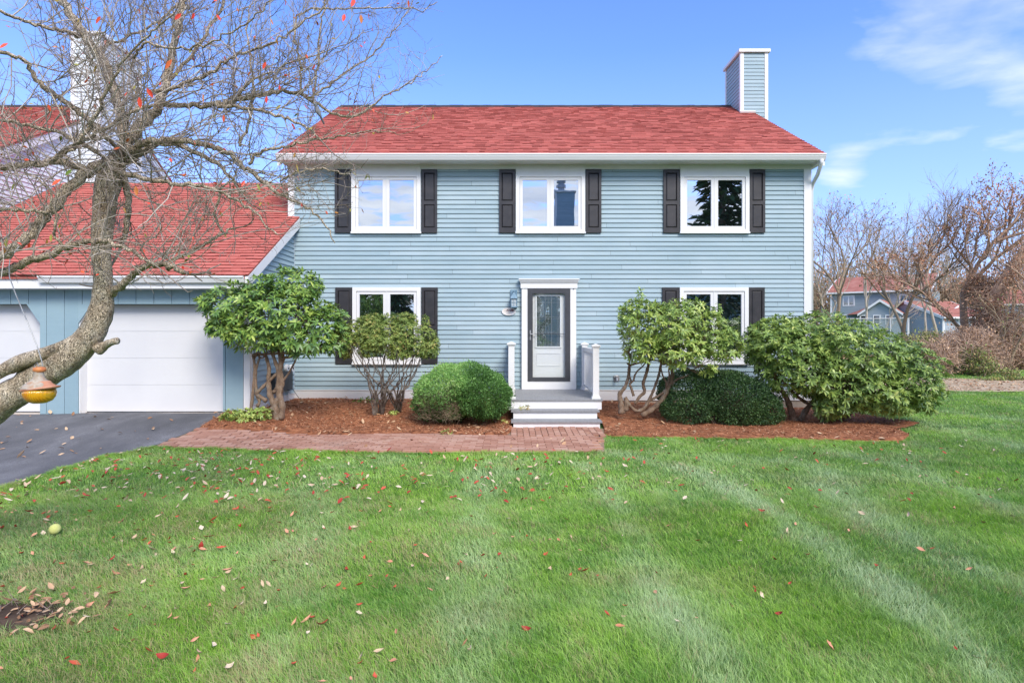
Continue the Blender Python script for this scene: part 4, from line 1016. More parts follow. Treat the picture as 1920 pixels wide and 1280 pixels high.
rhodo('rhododendron', (1215, 778), [pl(1215, 605, 10.9, 55, 42, .42), pl(1265, 610, 10.9, 55, 48, .5), pl(1200, 585, 10.9, 42, 26, .35), pl(1320, 625, 11., 50, 42, .45), pl(1200, 650, 10.9, 34, 30, .35), pl(1275, 655, 10.8, 50, 34, .4), pl(1355, 645, 11., 34, 36, .38), pl(1290, 585, 11, 40, 22, .35), pl(1328, 690, 10.9, 14, 16, .15), pl(1202, 556, 10.9, 6, 12, .05), pl(1345, 585, 11, 8, 16, .08)],
      1250, M['rhodo2'], [
      [(1166, 775, 11), (1164, 755, 8), (1161, 738, 7), (1172, 726, 5), (1179, 705, 5), (1180, 685, 4.5)],
      [(1172, 770, 9), (1176, 752, 7), (1170, 742, 5), (1182, 762, 5), (1194, 772, 5), (1208, 766, 4.5), (1222, 740, 4), (1235, 705, 4), (1240, 680, 4)],
      [(1203, 779, 8), (1222, 768, 8), (1240, 752, 8), (1255, 725, 8), (1262, 700, 6), (1258, 680, 5)],
      [(1250, 735, 5), (1266, 712, 4), (1285, 706, 3), (1305, 698, 3)],
      [(1190, 757, 4), (1200, 742, 5), (1210, 735, 5), (1205, 720, 5), (1212, 700, 5), (1218, 675, 4)],
      [(1188, 742, 4), (1184, 728, 4), (1180, 720, 3.5)],
      [(1215, 752, 4), (1235, 742, 3.5), (1250, 730, 4)]], 11.2,
      'pale leggy rhododendron with twisted bare trunks right of the porch steps', 22, [(1180, 680, 11), (1240, 675, 11), (1258, 678, 11), (1305, 690, 11), (1218, 670, 11), (1300, 640, 11)], bright=.08, droop=.18, Ln=(.065, .11))
rhodo('rhododendron', (1580, 792), [pl(1470, 650, 11.3, 78, 52, .8), pl(1540, 630, 11.3, 80, 44, .85), pl(1600, 665, 11.2, 90, 62, .9), pl(1680, 700, 11.2, 78, 62, .8), pl(1500, 690, 11.1, 80, 50, .7), pl(1590, 720, 11., 85, 48, .7), pl(1650, 735, 11., 80, 40, .65), pl(1720, 730, 11.3, 42, 40, .5), pl(1440, 640, 11.3, 40, 40, .5), pl(1460, 625, 11.4, 50, 34, .6), pl(1560, 760, 10.9, 34, 22, .35)],
      3900, M['rhodo2'], [
      [(1580, 796, 9), (1560, 778, 7), (1540, 765, 6), (1515, 757, 5), (1490, 740, 5)],
      [(1578, 792, 8), (1600, 765, 7), (1620, 740, 6), (1650, 720, 5)],
      [(1490, 790, 12), (1484, 772, 10), (1475, 745, 8), (1460, 725, 6), (1448, 700, 5)],
      [(1500, 790, 10), (1510, 770, 8), (1530, 745, 6), (1540, 710, 6)]], 11.3,
      'broad spreading rhododendron at the right end of the mulch bed', 33, [(1450, 700, 11.3), (1540, 705, 11.3), (1650, 715, 11.2), (1600, 720, 11.1), (1500, 680, 11.2)], bright=-.02, droop=.15, Ln=(.07, .115), wr=.32)
# azalea with thin stems
AZ = [pl(655, 635, 11.6, 22, 22, .3), pl(720, 640, 11.45, 60, 22, .35), pl(780, 650, 11.5, 40, 20, .3), pl(672, 622, 11.6, 26, 26, .3), pl(700, 622, 11.5, 36, 32, .35), pl(735, 628, 11.5, 30, 26, .33), pl(762, 625, 11.5, 30, 32, .35), pl(795, 640, 11.5, 26, 28, .3), pl(700, 600, 11.5, 20, 12, .2), pl(758, 598, 11.5, 22, 12, .2), pl(798, 606, 11.5, 8, 16, .08), pl(812, 650, 11.5, 14, 20, .15), pl(648, 655, 11.6, 16, 16, .2), pl(745, 662, 11.4, 22, 12, .2), pl(690, 658, 11.4, 20, 12, .2), pl(725, 596, 11.5, 8, 10, .1), pl(775, 600, 11.5, 8, 12, .1), pl(684, 602, 11.5, 10, 12, .1)]
az = empty('azalea', tuple(gp(715, 779)), 'thin stemmed azalea with small yellow green leaves below the lower left window', 'shrub')
ob, P, Nn = rhodo_foliage('foliage', AZ, 3600, M['azalea'], az, Ln=(.032, .055), per=6, seed=5, wr=.4, bright=.1, droop=.15)
mb = MB()
bases = [(702, 781), (716, 779), (718, 776), (747, 776), (712, 778), (722, 780)]
for i in range(30):
    bx, by = random.choice(bases[:5]); tx = 645+i*5.6+random.uniform(-6, 6); ty = random.uniform(628, 655)
    D0 = 11.4; a = gp(bx+random.uniform(-3, 3), by); sp = U(bx+(tx-bx)*.18, random.uniform(726, 745), D0+random.uniform(-.1, .1)); mid = U(bx+(tx-bx)*.65+random.uniform(-8, 8), random.uniform(685, 705), D0+random.uniform(-.2, .2)); top = U(tx, ty, D0+random.uniform(-.25, .25))
    Pp = resample(np.vstack([a, sp, mid, top]), 16); Pp[1:-1] += np.array([[random.gauss(0, .014) for _ in range(3)] for _ in range(14)])
    mb.tube(Pp, np.linspace(random.uniform(.014, .022), .005, 16), 5)
    for _ in range(5):
        q = Pp[random.randint(9, 15)]; e = P[random.randrange(len(P))]
        if np.linalg.norm(e-q) < .5: mb.tube(wig(q, e, 5, .015), np.linspace(.005, .002, 5), 4, cap=False)
mb.build('stem', simple('azalea_bark', [(.3, (.07, .055, .05)), (.7, (.22, .19, .16))], .95, 12, .1), az)

def clipped(name, base_px, lobes, n, mat, label, seed, Ln, Wd, shell=.24, top_light=None, org=None):
    r = np.random.default_rng(seed); P, Nn = lobes_surface(lobes, n, shell, seed)
    P = P+Nn*(r.random(len(P))[:, None] < .05)*r.uniform(0, .09, len(P))[:, None]; z0 = zg(P[:, 0], P[:, 1])+.03; P[:, 2] = np.maximum(P[:, 2], z0+r.uniform(0, .04, len(P)))
    root = empty(name, tuple(gp(*base_px)), label, 'shrub')
    d = Nn*.9+r.normal(0, .55, P.shape)+np.array((0, 0, .35)); up = Nn+r.normal(0, .5, P.shape)
    Ls = r.uniform(*Ln, len(P)); 
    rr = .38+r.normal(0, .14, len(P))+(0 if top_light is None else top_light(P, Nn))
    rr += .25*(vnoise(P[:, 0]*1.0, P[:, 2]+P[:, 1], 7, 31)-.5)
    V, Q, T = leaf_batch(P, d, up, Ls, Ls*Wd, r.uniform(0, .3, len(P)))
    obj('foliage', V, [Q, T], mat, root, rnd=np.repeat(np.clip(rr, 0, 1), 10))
    mb = MB(); A = np.array(lobes); c = A[:, :3].mean(0); b = gp(*base_px)
    S = [b+np.array((random.uniform(-.15, .15), random.uniform(-.1, .1), 0)) for _ in range(5)]
    for p in P[::max(1, n//260)]: mb.tube(wig(random.choice(S), p*.72+.28*c, 6, .04), np.linspace(.014, .003, 6), 4, cap=False)
    mb.build('stem', M['shrubwood'], root); return root
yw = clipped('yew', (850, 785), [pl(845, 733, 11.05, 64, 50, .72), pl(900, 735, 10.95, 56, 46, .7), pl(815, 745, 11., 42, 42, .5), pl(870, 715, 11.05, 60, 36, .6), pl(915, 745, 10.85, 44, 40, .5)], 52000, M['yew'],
        'rounded clipped yew with top coloured pale green as if sunlit, left of the porch steps', 61, (.028, .05), .3,
        top_light=lambda P, Nn: -.10+.42*sstep(.15, -.35, P[:, 0]-U(880, 700, 11)[0]+.5*(vnoise(P[:, 0], P[:, 2], 3, 5)-.5))*sstep(-.12, .22, P[:, 2]-U(0, 742, 11)[2]+.3*(vnoise(P[:, 0], P[:, 1], 4, 6)-.5)))  # upper left needles coloured paler, painting in light from above
# bare brown lower-left side of the yew
mb = MB(); yr = random.Random(5)
for i in range(900):
    x = yr.uniform(782, 862); y = yr.uniform(738, 787); Dd = 11.05-.68*math.sqrt(max(0, 1-((x-840)/75)**2))+.08
    p = U(x, y, Dd); p[2] = max(p[2], float(zg(p[0], p[1]))+.03); d = np.array((yr.gauss(0, .06), yr.gauss(-.02, .03), yr.gauss(0.01, .05)))
    mb.tube([p, p+d*.5+np.array((0, 0, .01)), p+d], (.003, .0022, .001), 3, cap=False, r=yr.random())
mb.build('bare_twigs', M['stemlite'], yw)
clipped('clipped_evergreen', (1350, 800), [pl(1300, 735, 11.6, 66, 42, .8), pl(1370, 745, 11.35, 72, 46, .85), pl(1420, 765, 11.2, 44, 34, .6), pl(1290, 765, 11.2, 52, 32, .6), pl(1345, 720, 11.6, 56, 28, .6), pl(1380, 775, 11.1, 60, 26, .5)], 60000, M['holly'],
        'wide dark clipped evergreen mound between the two rhododendrons on the right', 62, (.026, .044), .45)
# low ground cover at the garage corner
rg = empty('ground_cover_plant', tuple(gp(460, 790)), 'low bright green leafy plant at the foot of the dark rhododendron', 'plant')
rhodo_foliage('foliage', [pl(438, 778, 10.3, 20, 10, .18), pl(462, 780, 10.15, 22, 12, .2), pl(490, 775, 10.3, 20, 11, .18), pl(425, 783, 10.1, 12, 8, .1)], 230, M['rhodo2'], rg, Ln=(.04, .07), per=7, seed=71, wr=.42, bright=.22, droop=.1)
for (px, py, n_, lab, m_, br) in ((738, 777, 22, 'tiny bright green seedling beneath the azalea', 'rhodo2', .3), (948, 794, 14, 'small yellow leafed seedling beside the porch steps', 'rhodo2', .6), (840, 814, 18, 'small green weed at the edge of the brick path', 'azalea', .2), (690, 755, 60, 'low dark leafy plant at the foot of the azalea stems', 'rhodo', .1)):
    c = gp(px, py+3); e = empty('small_plant', tuple(c), lab, 'plant')
    rhodo_foliage('foliage', [(c[0], c[1], c[2]+.05, .09 if n_ < 50 else .32, .08, .06 if n_ < 50 else .1)], n_, M[m_], e, Ln=(.03, .06), per=6, seed=px, wr=.45, bright=br, droop=.1)
# leafy sprig on the step
c = np.array(((982-HX)*10.95/F, 10.97, .106)); e = empty('leaf_sprig', tuple(c), 'dry leafy sprig lying on the upper porch step', 'sprig')
rhodo_foliage('leaves', [(c[0], c[1], c[2]+.05, .09, .04, .04)], 7, M['azalea'], e, Ln=(.04, .07), per=5, seed=7, wr=.4, bright=.45, droop=.2)
# ============================== CRABAPPLE TREE
tree = empty('crabapple_tree', (float(U(-235, 1080, 4.3)[0]), 4.3, -.2), 'leaning gnarled crabapple with bare tangled branches and a few red leaves', 'tree')
TB = MB(); LB = MB(); TW = MB()
TD = 4.3
def limb(mb, pts, k=10, jit=.006, n_per=5, rscale=1.):
    """pts (x,y,r_px,D)"""
    P = np.array([U(x, y, D) for x, y, r, D in pts]); R = np.array([r*D/F for x, y, r, D in pts])*rscale
    n = max(6, (len(pts)-1)*n_per+1); d = np.r_[0, np.cumsum(np.linalg.norm(np.diff(P, axis=0), axis=1))]; t = np.linspace(0, d[-1], n)
    Q = np.stack([np.interp(t, d, P[:, i]) for i in range(3)], 1); Rr = np.interp(t, d, R)
    for _ in range(2): Q[1:-1] = (Q[:-2]+2*Q[1:-1]+Q[2:])/4
    Q[1:-1] += np.array([[random.gauss(0, jit) for _ in range(3)] for _ in range(n-2)])
    mb.tube(Q, Rr, k, r=random.random()); return Q, Rr
def knobbly(mb, pts, k=22, n_per=9, amp=.12):
    P = np.array([U(x, y, D) for x, y, r, D in pts]); R = np.array([r*.88*D/F for x, y, r, D in pts])
    n = (len(pts)-1)*n_per+1; d = np.r_[0, np.cumsum(np.linalg.norm(np.diff(P, axis=0), axis=1))]; t = np.linspace(0, d[-1], n)
    Q = np.stack([np.interp(t, d, P[:, i]) for i in range(3)], 1); Rr = np.interp(t, d, R)
    for _ in range(6): Q[1:-1] = (Q[:-2]+2*Q[1:-1]+Q[2:])/4; Rr[1:-1] = (Rr[:-2]+2*Rr[1:-1]+Rr[2:])/4
    i0 = mb.n; mb.tube(Q, Rr, k); V = mb.V[-1]
    C = np.repeat(Q, k, axis=0); W = V-C
    f = np.array([noise.noise(Vector(v*4.5))*1.2+noise.noise(Vector(v*13))*.7+.5*noise.noise(Vector(v*34)) for v in V])
    V[:] = C+W*(1+amp*f)[:, None]
# trunk
TRK = [(-250, 1090, 58, 4.3), (-215, 980, 46, 4.3), (-150, 880, 40, 4.3), (-70, 808, 36, 4.3), (0, 755, 33, 4.3), (75, 705, 32, 4.3), (130, 670, 31, 4.3), (172, 630, 27, 4.3), (191, 580, 22, 4.3), (194, 530, 19.5, 4.3), (190, 480, 19, 4.3), (192, 430, 20, 4.3), (195, 385, 22, 4.3), (203, 345, 25, 4.3), (212, 318, 25, 4.3), (218, 300, 18, 4.3)]
knobbly(TB, TRK)
knobbly(TB, [(-140, 745, 17, 4.15), (-60, 722, 16, 4.18), (0, 697, 15, 4.2), (40, 678, 15, 4.2), (85, 662, 14, 4.22), (125, 650, 14, 4.25), (160, 630, 14, 4.28)], 14, 7, .14)
knobbly(TB, [(185, 655, 15, 4.3), (200, 645, 9, 4.28), (213, 640, 7.5, 4.25), (220, 639, 7.8, 4.24)], 12, 6, .2)
TB.build('trunk', M['bark'], tree, smooth=True)
# traced limbs
D0 = TD
MAIN = [
 # (points, r0, r1, D0, D1)
 ([(208, 550), (222, 540), (236, 525), (255, 510), (275, 498), (300, 493), (328, 503), (345, 511)], 10, 6, 4.3, 4.1),
 ([(285, 497), (312, 490), (356, 475), (387, 456), (419, 437), (440, 428)], 5, 3, 4.25, 4.3),
 ([(-60, 530), (0, 511), (60, 488), (120, 465), (150, 455), (190, 452), (225, 460), (260, 478), (290, 497)], 12, 3, 4.0, 4.0),
 ([(-60, 500), (0, 481), (30, 458), (67, 432), (90, 400), (114, 371), (142, 341), (169, 316), (200, 310)], 12, 14, 3.85, 4.25),
 ([(232, 330), (238, 360), (240, 400), (236, 430), (228, 460)], 9, 6, 4.35, 4.4),
 ([(185, 320), (150, 312), (100, 303), (60, 310), (0, 313), (-60, 310)], 9, 8, 4.25, 3.8),
 ([(92, 306), (131, 279), (164, 259), (203, 236), (230, 220), (262, 205), (300, 195)], 6, 4, 4.0, 4.1),
 ([(100, 303), (141, 275), (167, 239), (187, 203), (197, 174), (213, 144), (243, 98), (289, 59), (330, 20)], 6, 2, 4.0, 3.6),
 ([(225, 300), (236, 262), (223, 197), (197, 118), (164, 75), (138, 36), (115, 0), (95, -50)], 14, 9, 4.3, 4.6),
 ([(210, 305), (232, 270), (262, 236), (295, 203), (311, 164), (318, 120), (325, 88), (341, 16), (350, -40)], 16, 6, 4.3, 4.7),
 ([(240, 290), (262, 269), (295, 262), (345, 265), (394, 272), (433, 289), (466, 320), (498, 348), (531, 367), (557, 377), (584, 395), (610, 420), (628, 455)], 10, 1.5, 4.25, 4.3),
 ([(300, 197), (328, 197), (400, 196), (433, 190), (482, 179), (531, 170), (556, 172), (577, 184), (597, 197), (623, 213), (662, 222), (695, 200), (721, 180), (761, 161), (793, 141), (829, 105)], 7, 1, 4.35, 4.8),
 ([(400, 197), (433, 200), (466, 203), (515, 213), (547, 226), (580, 243), (600, 262)], 5.5, 2.5, 4.4, 4.1),
 ([(280, 172), (328, 164), (377, 148), (410, 125), (433, 108), (482, 95), (515, 79), (560, 50), (610, 10)], 5, 2, 4.3, 4.2),
 ([(250, 110), (269, 79), (305, 88), (360, 92), (393, 82), (426, 65), (470, 40), (510, 0)], 3.4, 1.8, 4.0, 3.7),
 ([(564, 178), (563, 130), (560, 98), (552, 59), (557, 26), (590, 16), (646, 16), (695, 16), (761, 16), (793, 23), (820, 4)], 3.4, 1, 4.5, 4.6),
 ([(587, 190), (597, 115), (600, 49), (612, -10)], 3, 2, 4.5, 4.5),
 ([(450, 275), (462, 240), (475, 190), (475, 150), (470, 108), (460, 60), (470, 10)], 4, 1.6, 4.4, 4.7),
 ([(583, 184), (623, 154), (656, 131), (695, 105), (728, 72), (757, 36), (775, 0)], 3.2, 1, 4.5, 4.9),
 ([(466, 308), (482, 288), (508, 279), (541, 275), (584, 262), (620, 258), (662, 249), (695, 246), (751, 252)], 4.5, 1, 4.2, 4.1),
 ([(525, 340), (551, 322), (597, 316), (626, 321), (649, 328), (665, 318)], 2.6, 1, 4.2, 4.0),
 ([(0, 98), (49, 111), (66, 148), (98, 177), (131, 197), (165, 222), (205, 262)], 5, 8, 3.8, 4.2),
 ([(0, 20), (40, 40), (98, 52), (125, 59), (148, 69)], 4, 5, 4.0, 4.5),
 ([(311, 164), (345, 120), (380, 70), (410, 30), (430, -30)], 5, 3, 4.5, 4.9),
 ([(240, 300), (300, 268), (350, 275), (400, 300), (430, 330), (460, 372)], 9, 3, 4.3, 4.7),
 ([(215, 320), (270, 335), (330, 345), (390, 350), (440, 372), (480, 400), (520, 440)], 7, 2, 4.2, 3.9),
 ([(419, 437), (400, 400), (412, 360), (440, 330)], 3.5, 2, 4.3, 4.2),
 ([(95, 395), (60, 400), (20, 390), (-30, 395)], 5, 4, 3.95, 3.8),
 ([(0, 225), (60, 235), (120, 250), (180, 285)], 4, 6, 3.9, 4.2),
 ([(180, 95), (240, 70), (300, 40), (350, -10)], 3.5, 2.5, 4.5, 4.8),
 ([(120, 465), (100, 440), (105, 400), (90, 350), (60, 330)], 4, 2, 4.0, 3.8),
 ([(440, 190), (470, 150), (520, 130), (570, 110), (630, 90), (690, 60)], 3, 1, 4.4, 4.2),
]
TIPS = []
for pts, r0, r1, a, b in MAIN:
    n = len(pts); rr = np.linspace(r0, r1, n); dd = np.linspace(a, b, n)
    Q, R = limb(LB, [(x, y, r*.72, D) for (x, y), r, D in zip(pts, rr, dd)], 7, .007)
    TIPS.append((Q, R))
LB.build('limb', M['bark'], tree, smooth=True)
nt_ = 0; leafP = []; tipsP = []
def norm(v): return v/(np.linalg.norm(v)+1e-9)
def px_of(p): return HX+p[0]*F/p[1], HY-(p[2]-CZ)*F/p[1]
def grow(p, d, L_, r, lvl):
    global nt_
    n = 6 if lvl < 2 else 4; Q = [p.copy()]; dd = d.copy()
    for i in range(n):
        dd = norm(dd+np.array([random.gauss(0, .16) for _ in range(3)])+np.array((0, 0, .05 if lvl else .03))); Q.append(Q[-1]+dd*L_/n)
    Q = np.array(Q)
    x, y = px_of(Q[-1])
    lim = 835 if y < 260 else (700 if y < 420 else 600 if y < 480 else 445)
    if x > lim or y > 560 or Q[:, 1].min() < 2.9: return
    if x > 440 and y > 440+max(0, 70-(x-440)*.4) and random.random() < .7: return
    TW.tube(Q, np.linspace(r, max(r*.5, .0009), n+1), 4 if lvl == 0 else 3, cap=False, r=random.random()*.55+(.4 if lvl == 0 else 0)); nt_ += 1
    if lvl == 2 or random.random() < .4: tipsP.append((Q[-1], dd))
    if lvl < 2:
        m = int(L_/(.055 if lvl else .085)*random.uniform(.7, 1.2))
        for _ in range(m):
            i = random.randint(1, n); t = norm(Q[i]-Q[i-1]); s = norm(np.cross(t, np.array([random.gauss(0, 1) for _ in range(3)])))
            a = random.uniform(.55, 1.15); ll = L_*random.uniform(.25, .55) if lvl == 0 else random.uniform(.02, .12)
            grow(Q[i], norm(t*math.cos(a)+s*math.sin(a)), ll, max(r*.58, .0010), lvl+1)
for (Q, R) in TIPS:
    d = np.r_[0, np.cumsum(np.linalg.norm(np.diff(Q, axis=0), axis=1))]; s = random.uniform(.02, .08)
    while s < d[-1]:
        i = min(int(np.searchsorted(d, s)), len(Q)-1); i = max(i, 1); u = (s-d[i-1])/(d[i]-d[i-1]+1e-9); p = Q[i-1]*(1-u)+Q[i]*u
        t = norm(Q[i]-Q[i-1]); s_ = norm(np.cross(t, np.array([random.gauss(0, 1) for _ in range(3)]))); a = random.uniform(.5, 1.2)
        if s_[2] < -.3 and random.random() < .5: s_ = -s_
        rb = min(R[i]*.55, .0075); grow(p, norm(t*math.cos(a)+s_*math.sin(a)+np.array((0, 0, .12))), random.uniform(.3, .85)*(.6+min(1, R[i]/.02)*.5), max(rb*.72, .0018), 0)
        s += random.uniform(.045, .10)
    grow(Q[-1], norm(Q[-1]-Q[-2]), random.uniform(.15, .4), max(R[-1]*.8, .002), 1)
print('twigs', nt_)
TW.build('twigs', M['twig'], tree, smooth=True)
# remaining leaves
kk = [t for t in tipsP if random.random() < .045]; P = np.array([t[0] for t in kk]); n = len(P); r = rng
d = np.c_[r.normal(0, .6, n), r.normal(0, .6, n), r.normal(-.5, .5, n)]
V, Q, T = leaf_batch(P, d, r.normal(size=(n, 3)), r.uniform(.02, .045, n), r.uniform(.010, .018, n), r.uniform(0, .5, n))
obj('leaves', V, [Q, T], M['mixleaf'], tree, rnd=np.repeat(np.clip(.12+.8*r.random(n)**.7, 0, 1), 10))
big = [(318, 118, 3.0, .048, .62), (280, 172, 3.2, .045, .85), (262, 190, 3.2, .045, .85), (8, 85, 3.1, .04, .8), (663, 3, 3.6, .05, .9), (645, 32, 3.7, .045, .9), (677, 34, 3.8, .045, .55), (335, 30, 3.6, .045, .9), (108, 340, 3.5, .05, .75), (130, 322, 3.6, .045, .0), (496, 122, 3.8, .04, .85), (500, 186, 3.9, .04, .9), (12, 452, 3.6, .045, .25), (520, 78, 4., .04, .5), (362, 30, 3.7, .035, .9), (255, 355, 3.8, .05, .55), (96, 445, 3.7, .04, .3), (410, 33, 3.8, .035, .9)]
P = np.array([U(b[0], b[1], b[2]) for b in big]); n = len(P); d = np.c_[r.normal(.0, .5, n), r.normal(0, .2, n), r.normal(-.9, .3, n)]
V, Q, T = leaf_batch(P-d/np.linalg.norm(d, axis=1)[:, None]*.02, d, np.c_[r.normal(0, .3, n), -np.ones(n), r.normal(0, .3, n)], np.array([b[3]*1.15 for b in big]), np.array([b[3]*.5 for b in big]), np.zeros(n)+.1)
obj('large_leaves', V, [Q, T], M['mixleaf'], tree, rnd=np.repeat(np.array([b[4] for b in big]), 10))
# little crab apples / buds at the tips
mb = MB(); 
for t in tipsP[::9]:
    p = t[0]; rr = random.uniform(.0022, .004); mb.add([p+np.array(v)*rr for v in ((1,0,0),(-1,0,0),(0,1,0),(0,-1,0),(0,0,1.4),(0,0,-1))], None, [(0,2,4),(2,1,4),(1,3,4),(3,0,4),(2,0,5),(1,2,5),(3,1,5),(0,3,5)])
mb.build('buds', simple('bud', [(.3, (.07, .03, .025)), (.7, (.14, .05, .04))], .7, 8), tree)
# bird perched
c = U(596, 209, 4.15); bd = empty('bird', tuple(c), 'small grey blue bird perched among the bare branches', 'bird')
P = np.array([c+np.array(v) for v in ((.022, 0, -.045), (.012, 0, -.02), (0, 0, 0), (-.006, 0, .02), (-.010, -.006, .036), (-.014, -.012, .043), (-.02, -.024, .044))])
mb = MB(); mb.tube(P, (.005, .013, .019, .016, .012, .010, .0015), 10); mb.build('body', simple('feather', [(.3, (.14, .17, .22)), (.7, (.30, .30, .32))], .8, 30, .2), bd, smooth=True)
mb = MB(); mb.tube([c+np.array((.02, .004, -.04)), c+np.array((.04, .01, -.085))], (.008, .006), 6); mb.build('tail', M['dark'], bd)

# ============================== BIRD FEEDER
fc = U(74, 745, 3.6); sf = 3.6/F*.9
fd = empty('bird_feeder', tuple(fc), 'hanging glass bird feeder with terracotta top and amber seed bowl at left', 'bird feeder')
cx, cy = fc[0], fc[1]; zpx = lambda y: CZ-(690-HY)*3.6/F-(y-690)*sf
mb = MB(); k = 28
mb.lathe((cx, cy, 0), [(a*sf, zpx(y)) for a, y in ((0, 763), (12, 762.5), (22, 758), (28, 749), (29.5, 741), (28.5, 735), (26, 734), (26, 736), (0, 737))], k)
m_, nt, b = newmat('amber_ribbed_glass'); co = objco(nt)
w = nt.nodes.new('ShaderNodeTexWave'); w.inputs['Scale'].default_value = 28; w.inputs['Distortion'].default_value = 1; L(nt, co, w.inputs[0]); bump(nt, b, w.outputs['Fac'], .5, .004)
L(nt, ramp(nt, noi(nt, co, 14, 4), [(.35, (.66, .23, .005)), (.55, (.74, .36, .01)), (.75, (.36, .30, .05))]), b.inputs['Base Color']); b.inputs['Roughness'].default_value = .12; b.inputs['Coat Weight'].default_value = .5
mb.build('seed_bowl', m_, fd, smooth=True)
mb = MB(); mb.lathe((cx+.005, cy, 0), [(a*sf, zpx(y)) for a, y in ((24, 737), (36, 734.5), (38, 731.5), (28, 729), (22, 724), (18, 718))], k, sy=.8)
for p in mb.V: p[:, 2] += (p[:, 0]-cx)*.12
mb.build('tray_rim', simple('terracotta', [(.3, (.42, .16, .08)), (.7, (.58, .30, .20))], .6, 10, .4), fd, smooth=True)
mb = MB(); mb.lathe((cx-.004, cy, 0), [(a*sf, zpx(y)) for a, y in ((30, 731), (26, 725), (20, 719), (12, 713), (9.5, 707), (9, 699), (10.5, 695), (8, 693))], k)
mb.build('roof_cone', simple('mossy_clay', [(.35, (.33, .25, .18)), (.5, (.45, .40, .33)), (.7, (.40, .24, .15))], .7, 22, .3, .3, 80), fd, smooth=True)
mb = MB(); mb.lathe((cx+.0, cy, 0), [(a*sf, zpx(y)) for a, y in ((9, 698), (12, 695), (11, 689), (5, 687), (0, 688))], 20); mb.build('cap', simple('orange_cap', [(.3, (.5, .13, .06)), (.7, (.62, .28, .08))], .5, 20), fd, smooth=True)
mb = MB(); mb.tube([(cx, cy, zpx(690)), (cx-.015, cy, zpx(678)), (cx-.03, cy, zpx(684)), (cx-.025, cy, zpx(694)), (cx-.01, cy, zpx(694))], .0022, 5)
pts = [(80, 686, 3.6), (78, 676, 3.6), (70, 650, 3.6), (50, 600, 3.62), (30, 553, 3.7), (18, 520, 3.75), (17, 500, 3.8), (19, 486, 3.82), (27, 474, 3.8), (36, 462, 3.82)]
mb.tube([U(*p) for p in pts], .0032, 6); mb.build('hanger_wire', M['metal'], fd)

# ============================== BACKGROUND TREES
def bare_tree(name, x, y, D, h, label, seed, mat='bgbark', leafy=None, group=None, spread=.5, trunk_r=None, lean=(0, 0), zb=None, levels=4, fork=1.0, cat='tree', per=(3, 5), leafmat_='brownleaf', lfr=.3, lsize=.12):
    rd = random.Random(seed); X_ = (x-HX)*D/F; z0 = float(zg(X_, D)) if zb is None else zb
    root = empty(name, (X_, D, z0-.05), label, cat, group); tr = trunk_r or h*.0115
    T_ = MB(); C_ = MB(); tips = []
    def g(p, d, L_, r, lvl):
        n = 5; Q = [p]; dd = d
        for i in range(n):
            dd = norm(dd+np.array([rd.gauss(0, .10+.03*lvl) for _ in range(3)])+np.array((0, 0, .07))); Q.append(Q[-1]+dd*L_/n)
        Q = np.array(Q); (T_ if lvl == 0 else C_).tube(Q, np.linspace(r, r*.62 if lvl < levels else r*.3, n+1), 7 if lvl == 0 else 4 if lvl < 3 else 3, cap=False, r=rd.random())
        if lvl >= levels-1: tips.append(Q[-1]); tips.append(Q[3])
        if lvl < levels:
            m = rd.randint(*per)+(1 if lvl == 0 else 0)
            for j in range(m):
                i = n if j < 2 else rd.randint(2, n); t = norm(Q[i]-Q[i-1]); s = norm(np.cross(t, np.array([rd.gauss(0, 1) for _ in range(3)]))); a = rd.uniform(.25, .8)*spread*2*(.6 if j == 0 else 1)
                g(Q[i], norm(t*math.cos(a)+s*math.sin(a)), L_*rd.uniform(.55, .8), r*(.62 if j < 2 else .42), lvl+1)
    g(np.array((X_, D, z0-.1)), norm(np.array((lean[0], lean[1], 1.))), h*.34*fork, tr, 0)
    T_.build('trunk', M[mat], root); C_.build('crown', M[mat], root, smooth=True)
    if leafy:
        P = np.array(tips); r2 = np.random.default_rng(seed); P = P[r2.random(len(P)) < lfr]; n = len(P)*leafy; P = np.repeat(P, leafy, 0)+r2.normal(0, lsize*.9, (n, 3))
        V, Q = scatter_flakes(P, r2.uniform(.5, 1.2, n)*lsize, r2.uniform(.3, .7, n)*lsize, r2.uniform(0, 6.28, n), r2.normal(0, .9, n)); obj('leaves', V, Q, M[leafmat_], root, rnd=np.repeat(r2.random(n), 4))
    return root, np.array(tips)
M['rustleaf'] = simple('rust_leaf', [(.2, (.40, .18, .10)), (.6, (.52, .30, .19)), (.9, (.60, .45, .30))], .8, 2, .2, useattr=.8)
M['olive'] = simple('olive_leaf', [(.2, (.18, .22, .06)), (.6, (.34, .37, .12)), (.9, (.55, .50, .20))], .8, 2, .2, useattr=.8)
bare_tree('bare_tree', 1572, 640, 30, 10.2, 'tall bare two stemmed tree just right of the blue house corner', 101, leafy=2, lfr=.16, levels=5, spread=.38, leafmat_='rustleaf', lsize=.11)
bare_tree('bare_tree', 1688, 640, 33, 10.8, 'upright bare tree standing in front of the distant house', 102, leafy=1, lfr=.12, levels=5, spread=.30, lsize=.11, per=(3, 5))
bare_tree('bare_tree', 1708, 640, 36, 10.5, 'slimmer bare tree beside the upright tree before the distant house', 112, leafy=1, lfr=.2, levels=5, spread=.26, lsize=.11, per=(3, 4))
t5, tp5 = bare_tree('vine_covered_tree', 1815, 650, 31, 11.0, 'tree wrapped in rusty brown vines at the far right', 103, mat='redbark', leafy=8, lfr=.8, spread=.5, trunk_r=.24, per=(4, 5), leafmat_='rustleaf', lsize=.13, lean=(-.1, 0))
